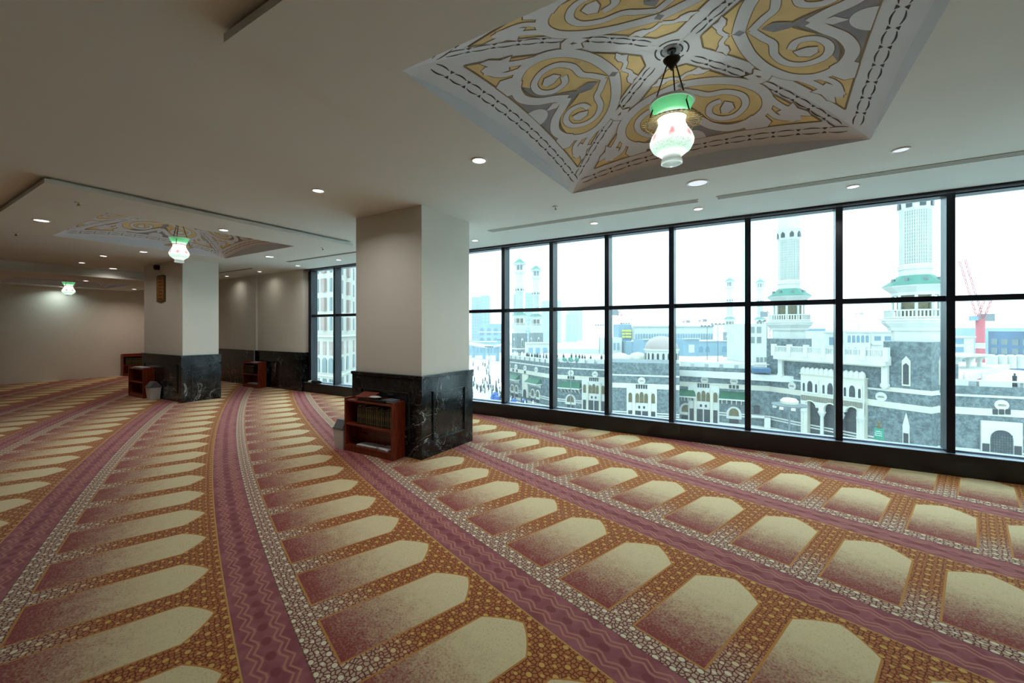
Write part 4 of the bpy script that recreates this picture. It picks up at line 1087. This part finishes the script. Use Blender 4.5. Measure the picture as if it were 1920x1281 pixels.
# ---- cranes
def lattice(m, p, q, w, n, r=.08):
    p, q = Vector(p), Vector(q); d = (q - p); up = Vector((0, 0, 1)) if abs(d.normalized().z) < .9 else Vector((1, 0, 0)); a = d.cross(up).normalized() * w / 2; b = d.cross(a).normalized() * w / 2
    cs = [a + b, a - b, -a - b, -a + b]
    for c in cs: m.tube(p + c, q + c, r, 4)
    for i in range(n):
        s0, s1 = p + d * i / n, p + d * (i + 1) / n
        for k in range(4): m.tube(s0 + cs[k], s1 + cs[(k + 1) % 4], r * .7, 4)
def crane(px, Z, h0, h1, label, jib, cj, w=1.2, tube=None, mat='redpaint'):
    c = plan(px, Z); o = thing('tower_crane', label, 'crane', (c.x, c.y, hz(h0))); H = h1 - h0
    X = Vector((RGT.x, RGT.y, 0))
    if tube: 
        part(lambda m: m.lathe([(tube, 0), (tube, H)], n=20), 'mast', mat, o, smooth=True)
        part(lambda m: m.lathe([(tube * 1.04, H * .62), (tube * 1.04, H * .69)], n=20, cap=False), 'white_band', 'wmarble', o)
    else: part(lambda m: lattice(m, (0, 0, 0), (0, 0, H), w, max(6, int(H / w / 1.3)), .10), 'mast', mat, o)
    part(lambda m: lattice(m, (0, 0, H), X * jib[0] + Vector((0, 0, H + jib[1])), w * .8, 14, .07), 'jib', mat, o)
    part(lambda m: (lattice(m, (0, 0, H), X * cj[0] + Vector((0, 0, H + cj[1])), w * .9, 4, .08), m.tube(X * cj[0] + Vector((0, 0, H + cj[1])), X * jib[0] * .8 + Vector((0, 0, H + jib[1] * .8)), .04, 4)), 'counter_frame', mat, o)
    cp = X * cj[0] * .8 + Vector((0, 0, H)); part(lambda m: m.box(cp.x - w * .9, cp.x + w * .9, cp.y - w * .7, cp.y + w * .7, H - w * .4, H + w), 'engine_house', 'mastmetal', o)
    part(lambda m: m.box(-w * 1.4, -w * .4, -w * .5, w * .5, H - w * .3, H + w * .6), 'operator_cab', 'bluegreyb', o)
    return o
crane(1838, 105, GH, 2.6, 'large red crane on a thick round mast, right of the nearest minaret', (-4.6, 15), (2.0, 5.0), 1.3, .85)
crane(1162, 175, GH, 6.5, 'faint pink lattice crane left of the yellow hoarding', (9, 2.2), (-3, 1.6), 1.6)
crane(1440, 150, -8, 5.0, 'small red lattice crane left of the second minaret balcony', (2.5, 7), (-1.8, 2), 1.3)
crane(1284, 210, -4, 3.6, 'left of two small dark cranes above the toothed white building', (-2.2, 6.5), (2.2, 1.2), .9)
crane(1315, 215, -4, 4.2, 'right of two small dark cranes above the toothed white building', (-2.0, 7), (2.4, 1.2), 1.0)
crane(1608, 330, -10, 12, 'very faint far crane between the two large minarets', (-9, 8), (4, 2), 1.2)

# ---- buildings behind
def building(name, label, px0, px1, Z, h0, h1, mat, wins=(), dep=12, Zb=None, bands=(), wm='hotelwin'):
    fr = Fr(px0, Z, px1, Zb or Z); o = thing(name, label, 'building')
    part(lambda m: fr.box(m, 0, fr.L, h0, h1, -dep, 0), 'walls', mat, o)
    for (cols, rows, a0, a1, b0, b1, kind) in wins:
        for i in range(cols):
            for j in range(rows):
                cu = fr.L * (a0 + (a1 - a0) * (i + .5) / cols); wu = fr.L * (a1 - a0) / cols * .30; H0 = b0 + (b1 - b0) * j / rows; Hh = (b1 - b0) / rows
                if kind == 'arch': part(lambda m: fr.arch(m, cu - wu, cu + wu, H0 + Hh * .1, H0 + Hh * .85, -.05, .12, .4), 'window', wm, o)
                else: part(lambda m: fr.box(m, cu - wu, cu + wu, H0 + Hh * .18, H0 + Hh * .8, -.05, .12), 'window', wm, o)
    for (h, t) in bands: part(lambda m: fr.box(m, 0, fr.L, h, h + t, -.3, .5), 'cornice', 'wmarble', o)
    return o, fr
o, fr = building('arcaded_hall', 'long white hall with a toothed overhanging row of arches behind the dome', 1190, 1337, 150, -4.0, .9, 'wmarble', (), 14, 158)
for i in range(30):
    uu = fr.L * (i + .5) / 30; part(lambda m: fr.arch(m, uu - .30, uu + .30, -4.0, -1.6, -.1, .25, .5), 'arch_slot', 'bluegreyb', o)
part(lambda m: fr.box(m, -.3, fr.L + .3, .9, 1.4, -1, .6), 'roof_edge', 'wmarble', o)
building('lower_gallery', 'pale blue-grey gallery with pointed windows under the toothed hall', 1184, 1425, 140, -9.5, -4.2, 'bluegreyb', ((3, 1, .04, .18, -8.4, -5.6, 'arch'), (2, 1, .50, .60, -8.4, -5.6, 'arch'), (5, 1, .68, .98, -8.4, -5.6, 'arch')), 8, 150, ((-4.3, .3),), 'glassblue')
o, fr = building('gallery_block', 'pale block projecting from the blue-grey gallery right of the dome', 1281, 1311, 128, -9, -3.0, 'bluegreyb', ((1, 1, .2, .8, -8, -4, 'box'),), 6, 129, ((-3.1, .3),), 'wmarble')
o, fr = building('gallery_block', 'pale block projecting from the blue-grey gallery, half behind the dome', 1206, 1230, 128, -9, -3.2, 'bluegreyb', ((1, 1, .2, .8, -8, -4, 'box'),), 6, 129, ((-3.3, .3),), 'wmarble')
building('scaffold_tower', 'grey-blue tower carrying a yellow hoarding left of the toothed hall', 1160, 1184, 152, -9, 1.8, 'bluegreyb', (), 8)
o = thing('yellow_hoarding', 'yellow striped hoarding on the grey-blue tower', 'hoarding'); fr = Fr(1166, 151.5, 1183, 151.5); part(lambda m: [fr.box(m, 0, fr.L, -.9 - k * 1.1, -.2 - k * 1.1, .1, .4) for k in range(3)], 'yellow_boards', 'yellow', o)
building('white_office', 'small white building with two window columns left of the crane mast', 1132, 1166, 145, -9, -3.0, 'wmarble', ((4, 1, .1, .9, -8, -4, 'box'),), 8, None, (), 'bluegreyb')
building('white_block', 'white building with square windows between two mullions left of the second minaret', 1398, 1440, 92, -7.38, 1.2, 'wmarble', ((2, 2, .15, .75, -3.5, 1.0, 'box'), (3, 1, .45, .98, -7.6, -5.9, 'box')), 8)
building('white_pavilion', 'white flat pavilion with a big dark opening behind the gate terrace', 1545, 1581, 120, -8, -.6, 'wmarble', ((1, 1, .1, .95, -5.2, -1.6, 'box'), (2, 1, .0, .9, -7.8, -5.6, 'box')), 8, None, ((-1.0, .4),), 'glassblue')
building('arcade_building', 'white arcade of five blue arches right of the thin mullion', 1586, 1632, 116, -8, -.5, 'wmarble', ((5, 1, .04, .96, -4.0, -1.3, 'arch'), (2, 1, .0, .5, -7.4, -4.8, 'arch')), 8, None, ((-.9, .5),), 'glassblue')
building('box_building', 'white box building with one wide dark window next to the arcade', 1633, 1688, 118, -8, -.6, 'wmarble', ((2, 1, .05, .75, -3.6, -1.6, 'box'),), 8, None, ((-4.5, .4), (-.9, .4)), 'glassblue')
building('grey_dwellings', 'grey-blue stepped building under the second minaret balcony', 1503, 1548, 130, -9, .2, 'bluegreyb', ((4, 1, .1, .9, -4.6, -2.8, 'arch'),), 8, None, ((-5.6, .3),), 'glassblue')
building('site_office', 'white two-storey site building left of the red crane mast', 1784, 1826, 95, -8.5, -1.6, 'wmarble', ((1, 2, .0, .66, -5.6, -1.8, 'box'), (3, 1, .2, .9, -7.6, -6.2, 'box')), 8, None, ((-1.9, .3),), 'glassblue')
building('formwork_block', 'deep blue formwork block right of the red crane mast', 1853, 2010, 118, -11, -.6, 'bluesteel', ((7, 3, .02, .98, -9.8, -2.2, 'box'),), 12, 100)
building('low_terrace_building', 'long low pale building along the skyline at the far right', 1795, 2010, 190, -12, .5, 'bluegreyb', (), 12)
for i, (px, Z) in enumerate([(1792, 78), (1816, 80), (1836, 82)]):
    c = plan(px, Z); o = thing('mushroom_column', 'white flared column under the roof platform right of the nearest minaret', 'column', (c.x, c.y, hz(-7.6)), 0, 'flared columns on the mosque roof')
    part(lambda m: m.lathe([(.35, 0), (.35, 1.3), (.6, 1.8), (1.3, 2.3), (1.4, 2.45)], n=14), 'shaft', 'wmarble', o)
o = thing('roof_platform', 'thin white platform resting on flared columns near the red crane', 'platform'); fr = Fr(1784, 77, 1846, 81); part(lambda m: fr.box(m, 0, fr.L, -5.15, -4.85, -3, 1.4), 'slab', 'wmarble', o)
for i, px in enumerate((1860, 1878, 1895, 1912)):
    c = plan(px, 88); o = thing('white_tank', 'upright white cylinder before the blue formwork block', 'tank', (c.x, c.y, hz(-8.3)), 0, 'white cylinders before the formwork'); part(lambda m: m.lathe([(.8, 0), (.8, 2.6), (.3, 2.9)], n=14), 'shell', 'wmarble', o)
# left side of the street: distant towers and overpass
building('glass_tower', 'pale gridded tower beside the near column edge', 884, 903, 420, GH, 33, 'bluegreyb', ((4, 14, .05, .95, -10, 32, 'box'),), 30)
building('glass_tower', 'dark blue glass tower just left of the first mullion', 902, 918, 380, GH, 31, 'glassblue', ((2, 12, .05, .95, -10, 30, 'box'),), 30, None, (), 'bluegreyb')
building('glass_tower', 'narrow blue tower left of the twin minarets', 963, 968, 420, GH, 36, 'glassblue', (), 30)
building('glass_tower', 'blue tower seen between the twin minarets', 985, 999, 430, GH, 38, 'glassblue', ((2, 12, .05, .95, -10, 37, 'box'),), 30, None, (), 'bluegreyb')
building('glass_tower', 'pale tower right of the twin minarets', 1017, 1052, 520, GH, 36, 'bluegreyb', ((5, 14, .05, .95, -10, 35, 'box'),), 30)
building('glass_tower', 'tall slab of pale blue glass in the third window', 1061, 1083, 560, GH, 20, 'glassblue', ((3, 12, .05, .95, -10, 19, 'box'),), 30, None, (), 'bluegreyb')
building('glass_tower', 'low pale tower in the third window', 1068, 1092, 620, GH, 32, 'bluegreyb', ((3, 12, .05, .95, -10, 31, 'box'),), 30)
building('market_hall', 'low grey-blue building with dark shopfronts at the far end of the street', 872, 932, 268, GH, -8, 'bluegreyb', ((9, 1, .02, .98, -16.5, -11, 'box'),), 16, None, ((-8.4, .8),), 'glassblue')
building('market_hall', 'grey building with a tall arch behind the leftmost mullion', 896, 950, 300, GH, 4, 'bluegreyb', ((4, 2, .02, .98, -12, 2, 'arch'),), 16, None, ((-2.4, .8),), 'glassblue')
building('white_terrace_building', 'stepped white building below the twin minarets', 986, 1031, 150, -14, -5.0, 'wmarble', ((3, 1, .05, .95, -9.5, -6.0, 'box'),), 10, None, ((-5.2, .4),), 'bluegreyb')
building('white_terrace_building', 'wide white terrace block behind the rooftop people', 1036, 1130, 138, -13, -6.6, 'wmarble', (), 10)
o = thing('overpass', 'curved pale road overpass above the street crowd', 'overpass')
def road(m, zoff, t, w):
    pts = [(868, 250, -7.5), (890, 235, -8.6), (910, 222, -9.0), (930, 212, -8.0), (950, 206, -6.6)]
    for i in range(4):
        a, b = gp3(*pts[i]), gp3(*pts[i + 1]); n = Vector((0, 1, 0)) * w
        vs = [a, b, b + n, a + n]; vs = [v + Vector((0, 0, zoff)) for v in vs] + [v + Vector((0, 0, zoff - t)) for v in vs]; m.add(vs, [(0, 1, 2, 3), (7, 6, 5, 4), (0, 4, 5, 1), (1, 5, 6, 2), (2, 6, 7, 3), (3, 7, 4, 0)])
part(lambda m: road(m, 0, 1.0, 9), 'road_deck', 'wmarble', o); part(lambda m: road(m, 1.3, .5, .4), 'guard_rail', 'bluegreyb', o)
for px, Z in ((880, 244), (900, 232), (925, 217)):
    p = gp3(px, Z, GH); part(lambda m: m.lathe([(1.0, 0), (1.0, 8)], p.x, p.y + 4, p.z, 12), 'pier', 'bluegreyb', o)
# hills
def hill(px0, px1, Z, prof, label):
    mb = MB(); n = len(prof); o = thing('hill', label, 'hill')
    rows = []
    for j, (dz, k) in enumerate(((0, 0), (60, .75), (140, 1.0), (320, 0))):
        rows.append([gp3(px0 + (px1 - px0) * i / (n - 1), Z + dz, GH + (prof[i] * Z / F + 17) * k + (random.uniform(-2, 2) if k > .5 else 0)) for i in range(n)])
    vs = [v for r in rows for v in r]; mb.add(vs, [(j * n + i, j * n + i + 1, (j + 1) * n + i + 1, (j + 1) * n + i) for j in range(3) for i in range(n - 1)]); mb.build('slope', M['hillm'], o, smooth=True)
hill(1812, 2080, 700, [12, 20, 26, 33, 38, 40, 36, 38, 42], 'hazy brown hillside along the far right skyline')
hill(1480, 1775, 820, [2, 8, 16, 20, 24, 18, 14, 22, 30, 34, 26, 20], 'hazy low hill between the two large minarets')
hill(1270, 1480, 900, [2, 6, 8, 10, 12, 8, 10, 6, 2], 'hazy low hill behind the toothed white hall')
# hotel seen through the far windows
HA, HB = Fr(560, 78, 629, 72), Fr(629, 72, 712, 112)
hotel = thing('hotel', 'tall pale hotel with arched lower windows outside the far windows', 'hotel')
wa = part(lambda m: HA.box(m, 0, HA.L, GH, 40, -1.0, 0), 'front_wall', 'pinkb', hotel); wb = part(lambda m: HB.box(m, .8, HB.L, GH, 38, -1.0, 0), 'side_wall', 'pinkb', hotel)
for fr, w, cols in ((HA, wa, (587, 596, 609, 621)), (HB, wb, (634, 642, 651, 663, 676))):
    for j in range(9):
        for i, px in enumerate(cols):
            u = fr.s_at(px)[0]; h = -.2 + j * 3.4; big = i in (2,)
            part(lambda m: fr.box(m, u - (.55 if big else .3), u + (.55 if big else .3), h, h + 2.4, -.05, .5 if big else .12), 'oriel' if big else 'window', 'hotelpink' if big else 'hotelwin', w)
    part(lambda m: fr.box(m, 0, fr.L, -1.35, -1.05, 0, .7), 'cornice', 'wmarble', w); part(lambda m: fr.box(m, 0, fr.L, -8.3, -8.1, 0, .4), 'string_course', 'wmarble', w)
    for i, px in enumerate(cols):
        u = fr.s_at(px)[0]
        part(lambda m: fr.box(m, u - .45, u + .45, -4.6, -2.2, -.05, .12), 'window', 'hotelpink', w)
        part(lambda m: fr.arch(m, u - .62, u + .62, -7.7, -5.1, -.05, .15, .1), 'arched_window', 'hotelwin', w)
        part(lambda m: (fr.arch(m, u - .5, u - .08, -10.2, -8.8, -.05, .15), fr.arch(m, u + .08, u + .5, -10.2, -8.8, -.05, .15)), 'twin_window', 'hotelwin', w)

# ---- thin daylight haze over the city
hm = bpy.data.materials.new('city_haze'); hm.use_nodes = True; nt = hm.node_tree; nt.nodes.clear()
ho = nt.nodes.new('ShaderNodeOutputMaterial'); vs_ = nt.nodes.new('ShaderNodeVolumeScatter'); vs_.inputs['Density'].default_value = HAZE; vs_.inputs['Color'].default_value = (.97, .99, 1, 1)
nt.links.new(vs_.outputs[0], ho.inputs['Volume'])
mb = MB(); mb.box(-900, 900, 25, 1500, hz(GH) + .05, 160); hzo = mb.build('haze', hm); hzo['kind'] = 'stuff'; tag(hzo, 'pale daylight haze hanging over the city beyond the street', 'haze')
#@@OUTSIDE_END
# ================================================================== CAMERA, LIGHT
cam = bpy.data.cameras.new('camera'); cam.sensor_width = 36; cam.sensor_fit = 'HORIZONTAL'
cam.lens = F / 1920 * 36; cam.shift_y = (HY - 640.5) / 1920; cam.clip_start = .05; cam.clip_end = 6000
co = bpy.data.objects.new('camera', cam); COL.objects.link(co); co.location = (0, 0, EYE)
co.rotation_euler = (PI / 2, 0, math.atan2(SN, CS)); SC.camera = co
w = bpy.data.worlds.new('sky'); SC.world = w; w.use_nodes = True
bg = w.node_tree.nodes['Background']; bg.inputs[0].default_value = (.90, .96, 1, 1); bg.inputs[1].default_value = 3.6
SC.view_settings.view_transform = 'Standard'; SC.view_settings.look = 'None'; SC.view_settings.gamma = 1; SC.view_settings.use_curve_mapping = False
SC.view_settings.exposure = 0.17
SC.cycles.use_denoising = True
SC.cycles.volume_bounces = 2; SC.cycles.max_bounces = 7; SC.cycles.diffuse_bounces = 3; SC.cycles.glossy_bounces = 2; SC.cycles.use_adaptive_sampling = True; SC.cycles.adaptive_threshold = .05; SC.cycles.transparent_max_bounces = 12
SC.cycles.sample_clamp_indirect = 8
SC.cycles.caustics_reflective = False; SC.cycles.caustics_refractive = False
